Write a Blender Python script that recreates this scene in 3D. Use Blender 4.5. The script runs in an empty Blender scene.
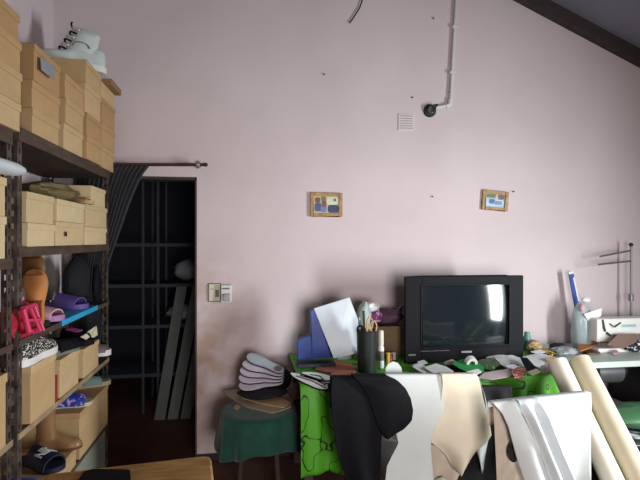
import bpy, bmesh, math, random
from mathutils import Vector, Matrix
random.seed(7)
PI = math.pi
SC = bpy.context.scene
COL = SC.collection

# ------------------------------------------------------------------ camera, light, exposure
YAW = math.radians(8.65)
CAMP = Vector((0.0, -3.5, 1.57))
cam = bpy.data.objects.new('camera', bpy.data.cameras.new('camera'))
cam.data.sensor_width = 36.0; cam.data.lens = 27.0; cam.data.clip_start = 0.02
cam.location = CAMP; cam.rotation_euler = (PI/2, 0, -YAW)
COL.objects.link(cam); SC.camera = cam

world = bpy.data.worlds.new('daylight'); SC.world = world; world.use_nodes = True
wb = world.node_tree.nodes['Background']; wb.inputs[0].default_value = (0.80, 0.92, 1.0, 1); wb.inputs[1].default_value = 0.6

def area(name, loc, target, sx, sy, watts, col, spread=180):
    l = bpy.data.lights.new(name, 'AREA'); l.shape = 'RECTANGLE'; l.size = sx; l.size_y = sy
    l.energy = watts; l.color = col; l.spread = math.radians(spread)
    o = bpy.data.objects.new(name, l); COL.objects.link(o); o.location = loc
    o.rotation_euler = (Vector(target)-Vector(loc)).to_track_quat('-Z', 'Y').to_euler()
    return o
area('daylight_through_side_door', (3.22, -2.3, 1.2), (1.0, -1.2, 0.75), 0.36, 1.3, 84, (0.92, 0.985, 1.0), 150)
area('frontal_fill_rear', (.7, -4.62, 1.2), (1.3, 0, .9), 1.0, 1.0, 36, (1.0, 0.94, 0.93), 105)  # added frontal fill from behind the camera, set in a made-up window

SC.view_settings.view_transform = 'Standard'; SC.view_settings.look = 'None'
SC.view_settings.gamma = 1.0; SC.view_settings.use_curve_mapping = False
SC.view_settings.exposure = -0.04

# ------------------------------------------------------------------ helpers
SY, CY = math.sin(YAW), math.cos(YAW)
def ray(px, py):
    a = (px-320)/480.0
    return Vector((SY+a*CY, CY-a*SY, (240-py)/480.0))
def at_y(px, py, y): v = ray(px, py); return CAMP+v*((y-CAMP.y)/v.y)
def at_x(px, py, x): v = ray(px, py); return CAMP+v*((x-CAMP.x)/v.x)
def at_z(px, py, z): v = ray(px, py); return CAMP+v*((z-CAMP.z)/v.z)

def lin(h):
    h = h.lstrip('#'); r = []
    for i in (0, 2, 4):
        c = int(h[i:i+2], 16)/255.0
        r.append(c/12.92 if c <= 0.04045 else ((c+0.055)/1.055)**2.4)
    return r
MATS = {}
def mat(name, hexc, rough=0.65, var=0.12, scale=9.0, bump=0.0, metal=0.0, spec=0.4, hex2=None, thresh=None, stretch=None, trans=0.0, sheen=0.0):
    if name in MATS: return MATS[name]
    m = bpy.data.materials.new(name); m.use_nodes = True; nt = m.node_tree; N = nt.nodes; L = nt.links
    b = N['Principled BSDF']; b.inputs['Roughness'].default_value = rough; b.inputs['Metallic'].default_value = metal
    b.inputs['Specular IOR Level'].default_value = spec
    if trans: b.inputs['Transmission Weight'].default_value = trans
    if sheen: b.inputs['Sheen Weight'].default_value = sheen
    c = lin(hexc)
    tc = N.new('ShaderNodeTexCoord'); nz = N.new('ShaderNodeTexNoise'); nz.inputs['Scale'].default_value = scale
    nz.inputs['Detail'].default_value = 4.0
    src = tc.outputs['Object']
    if stretch:
        mp = N.new('ShaderNodeMapping'); mp.inputs['Scale'].default_value = stretch
        L.new(src, mp.inputs['Vector']); src = mp.outputs['Vector']
    L.new(src, nz.inputs['Vector'])
    rp = N.new('ShaderNodeValToRGB')
    lo, hi = (0.3, 0.7) if thresh is None else (thresh-0.02, thresh+0.02)
    c1 = [x*(1-var) for x in c]; c2 = lin(hex2) if hex2 else [min(1, x*(1+var)) for x in c]
    rp.color_ramp.elements[0].position = lo; rp.color_ramp.elements[0].color = (*c1, 1)
    rp.color_ramp.elements[1].position = hi; rp.color_ramp.elements[1].color = (*c2, 1)
    L.new(nz.outputs['Fac'], rp.inputs['Fac']); L.new(rp.outputs['Color'], b.inputs['Base Color'])
    if bump:
        bp = N.new('ShaderNodeBump'); bp.inputs['Strength'].default_value = bump; bp.inputs['Distance'].default_value = 0.01
        L.new(nz.outputs['Fac'], bp.inputs['Height']); L.new(bp.outputs['Normal'], b.inputs['Normal'])
    MATS[name] = m; return m

CHAIN = {}
def wloc(o):
    v = Vector((0, 0, 0))
    while o: v = v+Vector(o.location); o = o.parent
    return v

class MB:
    def __init__(s): s.bm = bmesh.new()
    def face(s, vs):
        try: return s.bm.faces.new(vs)
        except ValueError: return None
    def box(s, lo, hi, M=None):
        x0, y0, z0 = lo; x1, y1, z1 = hi
        p = [(x0,y0,z0),(x1,y0,z0),(x1,y1,z0),(x0,y1,z0),(x0,y0,z1),(x1,y0,z1),(x1,y1,z1),(x0,y1,z1)]
        v = [s.bm.verts.new((M @ Vector(q)) if M else q) for q in p]
        for f in ((3,2,1,0),(4,5,6,7),(0,1,5,4),(1,2,6,5),(2,3,7,6),(3,0,4,7)): s.face([v[i] for i in f])
        return s
    def prism(s, pts, off, M=None):
        """polygon of 3-D points swept by vector off"""
        off = Vector(off); a = [Vector(p) for p in pts]; b = [p+off for p in a]
        if M: a = [M @ p for p in a]; b = [M @ p for p in b]
        va = [s.bm.verts.new(p) for p in a]; vb = [s.bm.verts.new(p) for p in b]; n = len(va)
        s.face(va[::-1]); s.face(vb)
        for i in range(n): s.face([va[i], va[(i+1) % n], vb[(i+1) % n], vb[i]])
        return s
    def tube(s, path, r, seg=8, r1=None, closed=False):
        P = [Vector(p) for p in path]; n = len(P); rings = []
        up = Vector((0, 0, 1)); prev = None
        for i, p in enumerate(P):
            if closed: d = P[(i+1) % n]-P[i-1]
            else: d = P[min(i+1, n-1)]-P[max(i-1, 0)]
            d = d.normalized() if d.length > 1e-9 else Vector((0, 0, 1))
            if prev is None:
                a = d.cross(up)
                if a.length < 1e-3: a = d.cross(Vector((0, 1, 0)))
            else: a = prev-d*prev.dot(d)
            a = a.normalized(); prev = a; b = d.cross(a)
            rr = r if r1 is None else r+(r1-r)*i/max(1, n-1)
            rings.append([s.bm.verts.new(p+(a*math.cos(2*PI*k/seg)+b*math.sin(2*PI*k/seg))*rr) for k in range(seg)])
        m = n if closed else n-1
        for i in range(m):
            A, B = rings[i], rings[(i+1) % n]
            for k in range(seg): s.face([A[k], A[(k+1) % seg], B[(k+1) % seg], B[k]])
        if not closed: s.face(rings[0][::-1]); s.face(rings[-1])
        return s
    def lathe(s, prof, seg=24, M=None, cap=True):
        rings = []
        for r, z in prof:
            rings.append([s.bm.verts.new((M or Matrix()) @ Vector((r*math.cos(2*PI*k/seg), r*math.sin(2*PI*k/seg), z))) for k in range(seg)])
        for A, B in zip(rings, rings[1:]):
            for k in range(seg): s.face([A[k], A[(k+1) % seg], B[(k+1) % seg], B[k]])
        if cap: s.face(rings[0][::-1]); s.face(rings[-1])
        return s
    def loft(s, rings, closed=True, cap=True):
        R = [[s.bm.verts.new(p) for p in r] for r in rings]
        for A, B in zip(R, R[1:]):
            n = len(A)
            for k in range(n if closed else n-1): s.face([A[k], A[(k+1) % n], B[(k+1) % n], B[k]])
        if cap and closed: s.face(R[0][::-1]); s.face(R[-1])
        return s
    def grid(s, fn, nu, nv):
        V = [[s.bm.verts.new(fn(i/nu, j/nv)) for i in range(nu+1)] for j in range(nv+1)]
        for j in range(nv):
            for i in range(nu): s.face([V[j][i], V[j][i+1], V[j+1][i+1], V[j+1][i]])
        return s
    def ball(s, c, r, nu=16, nv=10, wob=0.0, seed=0, jit=0.0):
        c = Vector(c); rnd = random.Random(seed*31+7); rx, ry, rz = r if hasattr(r, '__len__') else (r, r, r); rings = []
        for j in range(nv+1):
            t = PI*(j+0.02)/(nv+0.04); ring = []
            for k in range(nu):
                a = 2*PI*k/nu
                w = 1+rnd.uniform(-jit, jit)*(0.15+math.sin(t))+wob*(math.sin(3*a+seed+2*t)*0.5+math.sin(5*a-seed*2+4*t)*0.35+math.sin(2*a+7*t+seed)*0.3)
                ring.append(c+Vector((rx*w*math.sin(t)*math.cos(a), ry*w*math.sin(t)*math.sin(a), rz*(1+(w-1)*0.6)*math.cos(t))))
            rings.append(ring)
        return s.loft(rings[::-1])
    def build(s, name, m, parent=None, world=True, smooth=False, bevel=0.0, solid=0.0, sub=0, angle=40):
        bmesh.ops.remove_doubles(s.bm, verts=s.bm.verts, dist=1e-6)
        bmesh.ops.recalc_face_normals(s.bm, faces=s.bm.faces)
        me = bpy.data.meshes.new(name)
        o = bpy.data.objects.new(name, me); COL.objects.link(o)
        if parent:
            o.parent = parent
            if world: bmesh.ops.translate(s.bm, vec=-wloc(parent), verts=s.bm.verts)
        else:
            vs = [v.co for v in s.bm.verts]
            c = Vector(((min(v.x for v in vs)+max(v.x for v in vs))/2, (min(v.y for v in vs)+max(v.y for v in vs))/2, min(v.z for v in vs)))
            if not world: c = Vector((0, 0, 0))
            bmesh.ops.translate(s.bm, vec=-c, verts=s.bm.verts); o.location = c
        s.bm.to_mesh(me); s.bm.free()
        for mm in (m if isinstance(m, (list, tuple)) else [m]): me.materials.append(mm)
        if smooth:
            for p in me.polygons: p.use_smooth = True
            if angle < 180: me.set_sharp_from_angle(angle=math.radians(angle))
        if solid:
            d = o.modifiers.new('thickness', 'SOLIDIFY'); d.thickness = solid; d.offset = 0
        if sub:
            d = o.modifiers.new('smooth', 'SUBSURF'); d.levels = sub; d.render_levels = sub
        if bevel:
            d = o.modifiers.new('edge', 'BEVEL'); d.width = bevel; d.segments = 2; d.limit_method = 'ANGLE'
        return o

def tag(o, label, cat, group=None, kind=None):
    o['label'] = label; o['category'] = cat
    if group: o['group'] = group
    if kind: o['kind'] = kind
    return o
def thing(name, label, cat, loc=(0, 0, 0), rot=(0, 0, 0), group=None):
    o = bpy.data.objects.new(name, None); COL.objects.link(o); o.location = loc; o.rotation_euler = rot
    o.empty_display_size = 0.05
    return tag(o, label, cat, group)
def struct(o): o['kind'] = 'structure'; return o
def R3(rx, ry, rz): return Matrix.Rotation(rz, 4, 'Z') @ Matrix.Rotation(ry, 4, 'Y') @ Matrix.Rotation(rx, 4, 'X')
def text_mesh(name, body, size, m, parent, loc, rot, depth=0.001):
    cu = bpy.data.curves.new(name, 'FONT'); cu.body = body; cu.size = size; cu.extrude = depth
    cu.align_x = 'CENTER'; cu.align_y = 'CENTER'; cu.offset = size*0.03
    tmp = bpy.data.objects.new(name+'_tmp', cu); COL.objects.link(tmp)
    bpy.context.view_layer.update()
    me = bpy.data.meshes.new_from_object(tmp.evaluated_get(bpy.context.evaluated_depsgraph_get()))
    bpy.data.objects.remove(tmp); bpy.data.curves.remove(cu)
    o = bpy.data.objects.new(name, me); COL.objects.link(o); o.parent = parent; o.location = loc; o.rotation_euler = rot
    me.materials.clear(); me.materials.append(m)
    return o

# ------------------------------------------------------------------ materials
def wall_material():
    m = bpy.data.materials.new('pink_plaster'); m.use_nodes = True; nt = m.node_tree; N = nt.nodes; L = nt.links
    b = N['Principled BSDF']; b.inputs['Roughness'].default_value = 0.8; b.inputs['Specular IOR Level'].default_value = 0.2
    g = N.new('ShaderNodeNewGeometry')
    n1 = N.new('ShaderNodeTexNoise'); n1.inputs['Scale'].default_value = 1.3; n1.inputs['Detail'].default_value = 6
    n2 = N.new('ShaderNodeTexNoise'); n2.inputs['Scale'].default_value = 26; n2.inputs['Detail'].default_value = 5
    for n in (n1, n2): L.new(g.outputs['Position'], n.inputs['Vector'])
    r1 = N.new('ShaderNodeValToRGB')
    r1.color_ramp.elements[0].position = 0.3; r1.color_ramp.elements[0].color = (*lin('cabcbe'), 1)
    r1.color_ramp.elements[1].position = 0.7; r1.color_ramp.elements[1].color = (*lin('d5c7ca'), 1)
    L.new(n1.outputs['Fac'], r1.inputs['Fac'])
    # ochre water stains: blotches of their own shape beside the doorway
    sx = N.new('ShaderNodeSeparateXYZ'); L.new(g.outputs['Position'], sx.inputs[0])
    mx = N.new('ShaderNodeMapRange'); mx.inputs['From Min'].default_value = -0.38; mx.inputs['From Max'].default_value = 0.25
    mx.inputs['To Min'].default_value = 0.45; mx.inputs['To Max'].default_value = 0.0; L.new(sx.outputs['X'], mx.inputs['Value'])
    mz = N.new('ShaderNodeMapRange'); mz.inputs['From Min'].default_value = 0.8; mz.inputs['From Max'].default_value = 1.7
    mz.inputs['To Min'].default_value = 1.0; mz.inputs['To Max'].default_value = 0.0; L.new(sx.outputs['Z'], mz.inputs['Value'])
    n3 = N.new('ShaderNodeTexNoise'); n3.inputs['Scale'].default_value = 5; n3.inputs['Detail'].default_value = 7; L.new(g.outputs['Position'], n3.inputs['Vector'])
    a = N.new('ShaderNodeMath'); a.operation = 'MULTIPLY'; L.new(mx.outputs[0], a.inputs[0]); L.new(mz.outputs[0], a.inputs[1])
    b2 = N.new('ShaderNodeMath'); b2.operation = 'MULTIPLY'; b2.use_clamp = True; L.new(a.outputs[0], b2.inputs[0])
    c3 = N.new('ShaderNodeMapRange'); c3.inputs['From Min'].default_value = 0.38; c3.inputs['From Max'].default_value = 0.6; c3.inputs['To Max'].default_value = 1.8
    L.new(n3.outputs['Fac'], c3.inputs['Value']); L.new(c3.outputs[0], b2.inputs[1])
    mi = N.new('ShaderNodeMix'); mi.data_type = 'RGBA'; L.new(b2.outputs[0], mi.inputs['Factor'])
    L.new(r1.outputs['Color'], mi.inputs[6]); mi.inputs[7].default_value = (*lin('a8876a'), 1)
    L.new(mi.outputs[2], b.inputs['Base Color'])
    bp = N.new('ShaderNodeBump'); bp.inputs['Strength'].default_value = 0.12; bp.inputs['Distance'].default_value = 0.01
    L.new(n2.outputs['Fac'], bp.inputs['Height']); L.new(bp.outputs['Normal'], b.inputs['Normal'])
    return m
M_wall = wall_material()
M_unseenwall = mat('unseen_dark_wall', '6a4d45', 0.85, 0.2, 12, 0.2)  # invented dark brown for the unseen walls, to cut and redden bounce light
M_floor = mat('dark_floor', '54342d', 0.6, 0.25, 5, 0.1)
M_ceil = mat('ceiling_board', '747581', 0.7, 0.08, 3, 0.05)
M_rafter = mat('rafter_wood', '3a3032', 0.7, 0.25, 6, 0.1, stretch=(1, 8, 8))
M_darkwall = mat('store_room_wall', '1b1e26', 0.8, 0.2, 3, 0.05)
M_skirt = mat('skirting', '2a1f1f', 0.6, 0.2)
M_cards = [mat('cardboard_%s' % n, h, 0.75, 0.07, 14, 0.03) for n, h in (('light', 'c4a67c'), ('tan', 'bd9d72'), ('warm', 'b89468'), ('brown', 'b08b60'))]
M_cream = [mat('pale_cardboard_%s' % n, h, 0.75, 0.06, 14, 0.03) for n, h in (('a', 'd0bb92'), ('b', 'c9b288'))]
M_brownlid = mat('brown_lid_card', '8a6a4a', 0.75, 0.1)
M_post = mat('worn_black_steel', '2b2726', 0.55, 0.45, 18, 0.2, hex2='5c5048')
M_board = mat('stained_shelf_board', '4a3a30', 0.75, 0.35, 7, 0.15, stretch=(6, 1, 6))
M_edge = mat('light_shelf_edge', '9a8468', 0.6, 0.25, 12)
M_black = mat('black_leather', '121216', 0.75, 0.2, 30, 0.05, spec=0.12)
M_blackcloth = mat('black_cloth', '131216', 0.85, 0.2, 40, 0.05)
M_white = mat('white_leather', 'c8cdcb', 0.8, 0.04, 8, 0.04)
M_cream_l = mat('cream_leather', 'dbd1ba', 0.6, 0.05, 8, 0.04)
M_suede = mat('pale_suede', 'b5a796', 0.8, 0.08, 20)
M_roll = mat('cream_roll', 'd6cfbd', 0.65, 0.06, 5, 0.03)
M_roll2 = mat('beige_roll', 'bcb199', 0.7, 0.06, 12, 0.04)
M_tv = mat('tv_plastic', '0e0d13', 0.6, 0.1, 60, 0.02, spec=0.14)
M_tv2 = mat('tv_bezel', '0a0a0e', 0.55, 0.1, 60, spec=.15)
M_glass = mat('tv_glass', '1c2226', 0.09, 0.03, 3, spec=0.7)
M_steel = mat('grey_steel', '7c7c80', 0.4, 0.15, 10, metal=0.6)
M_pvc = mat('white_pvc', 'cfd3d2', 0.5, 0.06)
M_pvcw = mat('cream_pvc', 'cfc9b4', 0.5, 0.06)
M_darkpl = mat('dark_plastic', '1f2524', 0.45, 0.2)
M_gold = mat('gilt_wood', 'a98455', 0.5, 0.3, 30, 0.1)
M_curtain = mat('charcoal_curtain', '25242a', 0.85, 0.2, 20, 0.05, sheen=0.2)
M_rod = mat('maroon_rod', '3a2226', 0.4, 0.2)
M_blue = mat('blue_plastic', '183c92', 0.4, 0.2, 10, 0.1)
M_navy = mat('navy_foam', '1a1d38', 0.6, 0.15)
M_skyblue = mat('sky_blue_plastic', '2b9fd0', 0.45, 0.08)
M_purple = mat('purple_foam', '5b4a8e', 0.6, 0.12)
M_lilac = mat('lilac_foam', 'a877a8', 0.6, 0.12)
M_pinkf = mat('pale_pink_leather', 'd5a3ac', 0.6, 0.1)
M_hotpink = mat('pink_jelly_plastic', 'cc3560', 0.35, 0.15)
M_red = mat('red_net', '9d1f33', 0.6, 0.3, 30, 0.3)
M_tanl = mat('tan_leather', 'b0703a', 0.55, 0.2, 9, 0.08)
M_brownl = mat('brown_leather', '64401f', 0.5, 0.2, 9, 0.08)
M_bronze = mat('bronze_leather', '8a6644', 0.35, 0.25, 8, 0.05)
M_terra = mat('terracotta_leather', 'b5705a', 0.7, 0.12, 14, 0.05)
M_leopard = mat('speckled_canvas', '141416', 0.75, 0.1, 130, 0.0, hex2='d8d4cc', thresh=0.56)
M_rubber = mat('white_rubber', 'dcdad6', 0.55, 0.05)
M_greyrub = mat('grey_rubber', '6c6762', 0.6, 0.15)
M_bootw = mat('white_boot_leather', 'c3ccc9', 0.5, 0.06, 20, 0.04)
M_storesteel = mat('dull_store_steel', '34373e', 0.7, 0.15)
M_paper = mat('paper', 'dedfe0', 0.7, 0.04)
M_board_w = mat('white_board', 'd3dde6', 0.5, 0.04)
M_kraft = mat('kraft_card', 'b89c76', 0.8, 0.08, 12, 0.04)
M_kraft2 = mat('grey_kraft_card', 'a5947f', 0.8, 0.08, 12, 0.04)
M_teal = mat('teal_green_cloth', '15473c', 0.85, 0.25, 14, 0.12, sheen=0.2)
M_darkteal = mat('dusty_teal_cloth', '6f8a84', 0.85, 0.15)
M_wood = mat('scuffed_bench_wood', 'a57c48', 0.7, 0.35, 5, 0.2, stretch=(1.5, 8, 8))
M_woodd = mat('dark_wood', '3d2c22', 0.65, 0.25, 8, stretch=(6, 6, 1))
M_lime = mat('lime_plastic', '58b02a', 0.55, 0.15)
M_green = mat('green_fabric', '2f9a52', 0.7, 0.15)
M_bagg = mat('green_shiny_bag', '3d6545', 0.35, 0.2, 7, 0.15)
M_grey = mat('grey_card', '8b8d90', 0.7, 0.1)
M_plum = mat('plum_cloth', '55374d', 0.7, 0.2)
M_magenta = mat('magenta_print', 'b14a98', 0.6, 0.2)
M_yellow = mat('yellow_plastic', 'd8b840', 0.5, 0.15)
M_orange = mat('rust_red_plastic', 'b0492c', 0.5, 0.2)
M_lilacs = mat('lilac_sole', 'c6bccb', 0.6, 0.06)
M_greys = mat('blue_grey_sole', 'a9b3bd', 0.6, 0.08)
M_machine = mat('machine_enamel', 'd9d9d2', 0.35, 0.03)
M_print = mat('floral_print', '15151c', 0.7, 0.1, 30, hex2='cfd2da', thresh=0.58)
M_news = mat('printed_sheet', 'd8dbdc', 0.7, 0.1, 60, hex2='8b8f90', thresh=0.6)
M_floralblue = mat('blue_floral_print', '2b3a9a', 0.6, 0.1, 45, hex2='b79be0', thresh=0.55)
def film_mat():
    m = mat('cloudy_film', 'b4c6c8', 0.25, 0.1, 8, 0.3)
    nt = m.node_tree; N = nt.nodes; L = nt.links; out = N['Material Output']
    tr = N.new('ShaderNodeBsdfTransparent'); mx = N.new('ShaderNodeMixShader'); mx.inputs[0].default_value = 0.62
    L.new(tr.outputs[0], mx.inputs[1]); L.new(N['Principled BSDF'].outputs[0], mx.inputs[2]); L.new(mx.outputs[0], out.inputs['Surface'])
    return m
M_film = film_mat()
def cloth_scroll():
    m = bpy.data.materials.new('green_scroll_cloth'); m.use_nodes = True; nt = m.node_tree; N = nt.nodes; L = nt.links
    b = N['Principled BSDF']; b.inputs['Roughness'].default_value = 0.6
    g = N.new('ShaderNodeNewGeometry'); nz = N.new('ShaderNodeTexNoise'); nz.inputs['Scale'].default_value = 10.0; nz.inputs['Detail'].default_value = 0.6
    L.new(g.outputs['Position'], nz.inputs['Vector'])
    s = N.new('ShaderNodeMath'); s.operation = 'SUBTRACT'; s.inputs[1].default_value = 0.5; L.new(nz.outputs['Fac'], s.inputs[0])
    ab = N.new('ShaderNodeMath'); ab.operation = 'ABSOLUTE'; L.new(s.outputs[0], ab.inputs[0])
    r = N.new('ShaderNodeValToRGB'); r.color_ramp.elements[0].position = 0.008; r.color_ramp.elements[0].color = (*lin('0d1a08'), 1)
    r.color_ramp.elements[1].position = 0.016; r.color_ramp.elements[1].color = (*lin('4f9f1c'), 1)
    L.new(ab.outputs[0], r.inputs['Fac']); L.new(r.outputs['Color'], b.inputs['Base Color'])
    return m
M_scroll = cloth_scroll()

# ------------------------------------------------------------------ the room
XL, XR, YB, YR = -1.30, 3.25, 0.0, -4.7
def roof(x): return 3.555-0.42*(x-2.058)
def wallpoly(mb, x0, x1, z0, y0=0.0, y1=0.14, z1=None):
    zt0 = z1 if z1 else roof(x0)+0.06; zt1 = z1 if z1 else roof(x1)+0.06
    mb.prism([(x0, y0, z0), (x1, y0, z0), (x1, y0, zt1), (x0, y0, zt0)], (0, y1-y0, 0))
DX0, DX1, DZ = -1.15, -0.352, 2.015
mb = MB(); wallpoly(mb, XL-0.14, DX0, 0); wallpoly(mb, DX0, DX1, DZ); wallpoly(mb, DX1, XR+0.14, 0)
struct(mb.build('wall_back', M_wall))
mb = MB(); mb.prism([(XL-0.14, YR, 0), (XL, YR, 0), (XL, YR, roof(XL)+0.06), (XL-0.14, YR, roof(XL)+0.1)], (0, -YR, 0)); struct(mb.build('wall_left', M_wall))
# right wall with an open outer doorway
WY0, WY1, WZ1 = -2.54, -2.06, 2.1
mb = MB(); zt = roof(XR)+0.05
mb.box((XR, YR, 0), (XR+0.14, WY0, zt)).box((XR, WY1, 0), (XR+0.14, 0, zt)).box((XR, WY0, WZ1), (XR+0.14, WY1, zt))
struct(mb.build('wall_right', M_unseenwall))
mb = MB()
mb.box((XR-.01, WY0, 0), (XR+.15, WY0+.04, WZ1)).box((XR-.01, WY1-.04, 0), (XR+.15, WY1, WZ1)).box((XR-.01, WY0, WZ1-.04), (XR+.15, WY1, WZ1))
struct(mb.build('door_1', M_rafter))
# rear wall; its opening and window frame are added for the fill light
RX0, RX1, RZ0, RZ1 = .15, 1.25, .65, 1.75
mb = MB(); wallpoly(mb, XL-.14, RX0, 0, YR-.14, YR); wallpoly(mb, RX1, XR+.14, 0, YR-.14, YR); wallpoly(mb, RX0, RX1, RZ1, YR-.14, YR)
mb.box((RX0, YR-.14, 0), (RX1, YR, RZ0)); struct(mb.build('wall_rear', M_unseenwall))
mb = MB()
for a, b in (((RX0, YR-.1, RZ0), (RX0+.04, YR-.05, RZ1)), ((RX1-.04, YR-.1, RZ0), (RX1, YR-.05, RZ1)), ((RX0, YR-.1, RZ0), (RX1, YR-.05, RZ0+.04)), ((RX0, YR-.1, RZ1-.04), (RX1, YR-.05, RZ1)), ((.68, YR-.09, RZ0), (.72, YR-.06, RZ1))): mb.box(a, b)
struct(mb.build('window_1', M_pvc))
mb = MB(); mb.box((-2.4, YR-.14, -.1), (XR+.14, 2.6, 0)); struct(mb.build('floor', M_floor))
mb = MB(); mb.prism([(XL-.14, YR-.14, roof(XL-.14)), (XR+.14, YR-.14, roof(XR+.14)), (XR+.14, YR-.14, roof(XR+.14)+.05), (XL-.14, YR-.14, roof(XL-.14)+.05)], (0, -YR+.28, 0))
struct(mb.build('ceiling', M_ceil))
mb = MB(); mb.prism([(XL, -.075, roof(XL)-.1), (XR, -.075, roof(XR)-.1), (XR, -.075, roof(XR)), (XL, -.075, roof(XL))], (0, .075, 0)); struct(mb.build('trim_1', M_rafter))
mb = MB(); mb.box((DX1, -.012, 0), (XR, 0, .05)); struct(mb.build('baseboard_back', M_skirt))
mb = MB(); mb.box((DX1-.012, -.004, 0), (DX1, .144, DZ)).box((DX0, -.004, DZ-.02), (DX1, .144, DZ)); struct(mb.build('trim_2', M_rafter))
# store room behind the doorway
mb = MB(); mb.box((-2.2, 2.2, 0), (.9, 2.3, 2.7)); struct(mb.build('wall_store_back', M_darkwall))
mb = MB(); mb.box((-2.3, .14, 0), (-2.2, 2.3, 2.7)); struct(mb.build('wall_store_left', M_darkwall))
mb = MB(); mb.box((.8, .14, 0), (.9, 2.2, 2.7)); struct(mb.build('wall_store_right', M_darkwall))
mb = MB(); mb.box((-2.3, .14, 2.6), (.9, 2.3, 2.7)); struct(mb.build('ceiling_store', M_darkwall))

# ------------------------------------------------------------------ store room contents (seen dimly through the doorway)
r = thing('storage_rack', 'grey metal storage rack in the dark room beyond the doorway', 'rack', (-.65, 1.3, 0))
for x in (-1.62, -.93, -.80, .35):
    for y in (1.05, 1.5):
        MB().box((x-.011, y-.011, 0), (x+.011, y+.011, 2.3)).build('post', M_storesteel, r)
for px, z in ((243, 1.54), (283, 1.17), (322, .8), (372, .36)):
    MB().box((-1.62, 1.03, z-.03), (.35, 1.52, z)).build('shelf_board', M_storesteel, r)
for i, (x, z, w, h, lab) in enumerate(((-.55, 1.185, .26, .2, 'pale bundle on the upper shelf of the dark store room'), (-.2, 1.18, .22, .1, 'low pale bundle at the end of the dark store room shelf'),
                                  (-.6, .812, .3, .14, 'pale folded bundle on the lower shelf of the dark store room'), (-.3, .375, .3, .2, 'grey bundle on the bottom shelf of the dark store room'))):
    tag(MB().ball((x, 1.22, z+h*.5), (w/2, .14, h*.5), wob=.12, seed=i).build('cloth_bundle', M_grey, smooth=True), lab, 'bundle', 'bundles in the dark store room')
for i, (x, lean) in enumerate(((-.80, .17), (-.69, .2), (-.58, .2))):
    tag(MB().prism([(x, .85, 0), (x+.09, .85, 0), (x+.09+lean, 1.0, 1.15), (x+lean, 1.0, 1.15)], (0, .03, 0)).build('plank', mat('pale_plank', '5f635f', .8, .1)),
        ['grey plank leaning in the dark store room, nearest the rack posts', 'middle of three grey planks leaning in the dark store room', 'grey plank leaning in the dark store room, nearest the door edge'][i], 'plank', 'planks leaning in the store room')

# ------------------------------------------------------------------ slotted steel racks on the left wall
def slotted_strip(mb, x, y, z0, z1, along, w=.036, t=.003, pitch=.05, near=False):
    """one leg of an angle iron with a row of slots; along='x' or 'y'"""
    n = int((z1-z0)/pitch)
    def P(a, z): return (x+a, y, z) if along == 'x' else (x, y+a, z)
    for k in range(n):
        za, zb = z0+k*pitch, z0+(k+1)*pitch
        A = (0, w*.32, w*.68, w); Zs = (za, za+pitch*.28, za+pitch*.72, zb)
        for i in range(3):
            for j in range(3):
                if i == 1 and j == 1: continue
                p = [P(A[i], Zs[j]), P(A[i+1], Zs[j]), P(A[i+1], Zs[j+1]), P(A[i], Zs[j+1])]
                mb.face([mb.bm.verts.new(q) for q in p])
def rack(label, y0, y1, levels, ztop):
    r = thing('shelving_rack', label, 'rack', (-1.09, (y0+y1)/2, 0))
    for (x, y, sx, sy) in ((-.9, y0, -1, 1), (-.9, y1, -1, -1), (-1.27, y0, 1, 1), (-1.27, y1, 1, -1)):
        mb = MB(); slotted_strip(mb, x, y, 0, ztop, 'x', .036*sx); slotted_strip(mb, x, y, 0, ztop, 'y', .036*sy)
        mb.build('post', M_post, r, solid=.003)
    for z, th, m in levels:
        b = MB().box((-1.265, y0+.004, z-th), (-.905, y1-.004, z)).build('shelf_board', M_board, r)
        MB().box((-.899, y0, z-th-.004), (-.893, y1, z+.001)).build('edge_rail', m, b)
    return r
rack('tall slotted steel shoe rack next to the curtained doorway', -1.44, -.18,
     [(2.02, .05, M_board), (1.54, .035, M_board), (1.17, .02, M_board), (.80, .02, M_edge), (.385, .016, M_board), (.06, .03, M_board)], 2.02)
rack('slotted steel rack nearer the camera, end to end with the rack by the doorway', -2.45, -1.49,
     [(1.99, .05, M_board), (1.50, .035, M_board), (1.17, .02, M_board), (.80, .02, M_edge), (.385, .016, M_board), (.06, .03, M_board)], 1.985)

ORD = ['lowest', 'second', 'third', 'fourth', 'fifth']
def shoe_box(xf, y0, y1, z0, z1, label, m, depth=.34, lidh=.03, ml=None, group=None, rz=0.0, dy=0.0):
    c = (xf-depth/2, (y0+y1)/2+dy, z0+.001)
    r = thing('shoe_box', label, 'box', c, (0, 0, rz), group)
    hx, hy, h = depth/2, (y1-y0)/2-.003, z1-z0-.001
    MB().box((-hx+.005, -hy+.004, 0), (hx-.005, hy-.004, h-.004)).build('base', m, r, world=False, bevel=.002)
    MB().box((-hx, -hy, h-lidh), (hx, hy, h)).build('lid', ml or m, r, world=False, bevel=.003)
    return r
def stack(xf, y0, y1, zs, where, mats, group, depth=.34, lidh=.03, noun='tan cardboard'):
    n = len(zs)-1; out = []
    for k in range(n):
        o = 'topmost' if (k == n-1 and n > 1) else ORD[k]
        out.append(shoe_box(xf+random.uniform(-.006, .006), y0, y1, zs[k], zs[k+1], f'{noun} shoe box, {o} of {n} {where}',
                 mats[k % len(mats)], depth, lidh, None, group, random.uniform(-.012, .012)))
    return out
G1 = 'shoe boxes stacked on top of the racks'
stack(-.875, -1.94, -1.455, [1.992, 2.10, 2.22, 2.34, 2.45], 'stacked on top of the near rack', M_cards, G1, .36)
stack(-.885, -1.32, -1.02, [2.022, 2.128, 2.246, 2.402], 'in the stack with a grey-white paper tag', M_cards[1:]+M_cards[:1], G1, .36)
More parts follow.
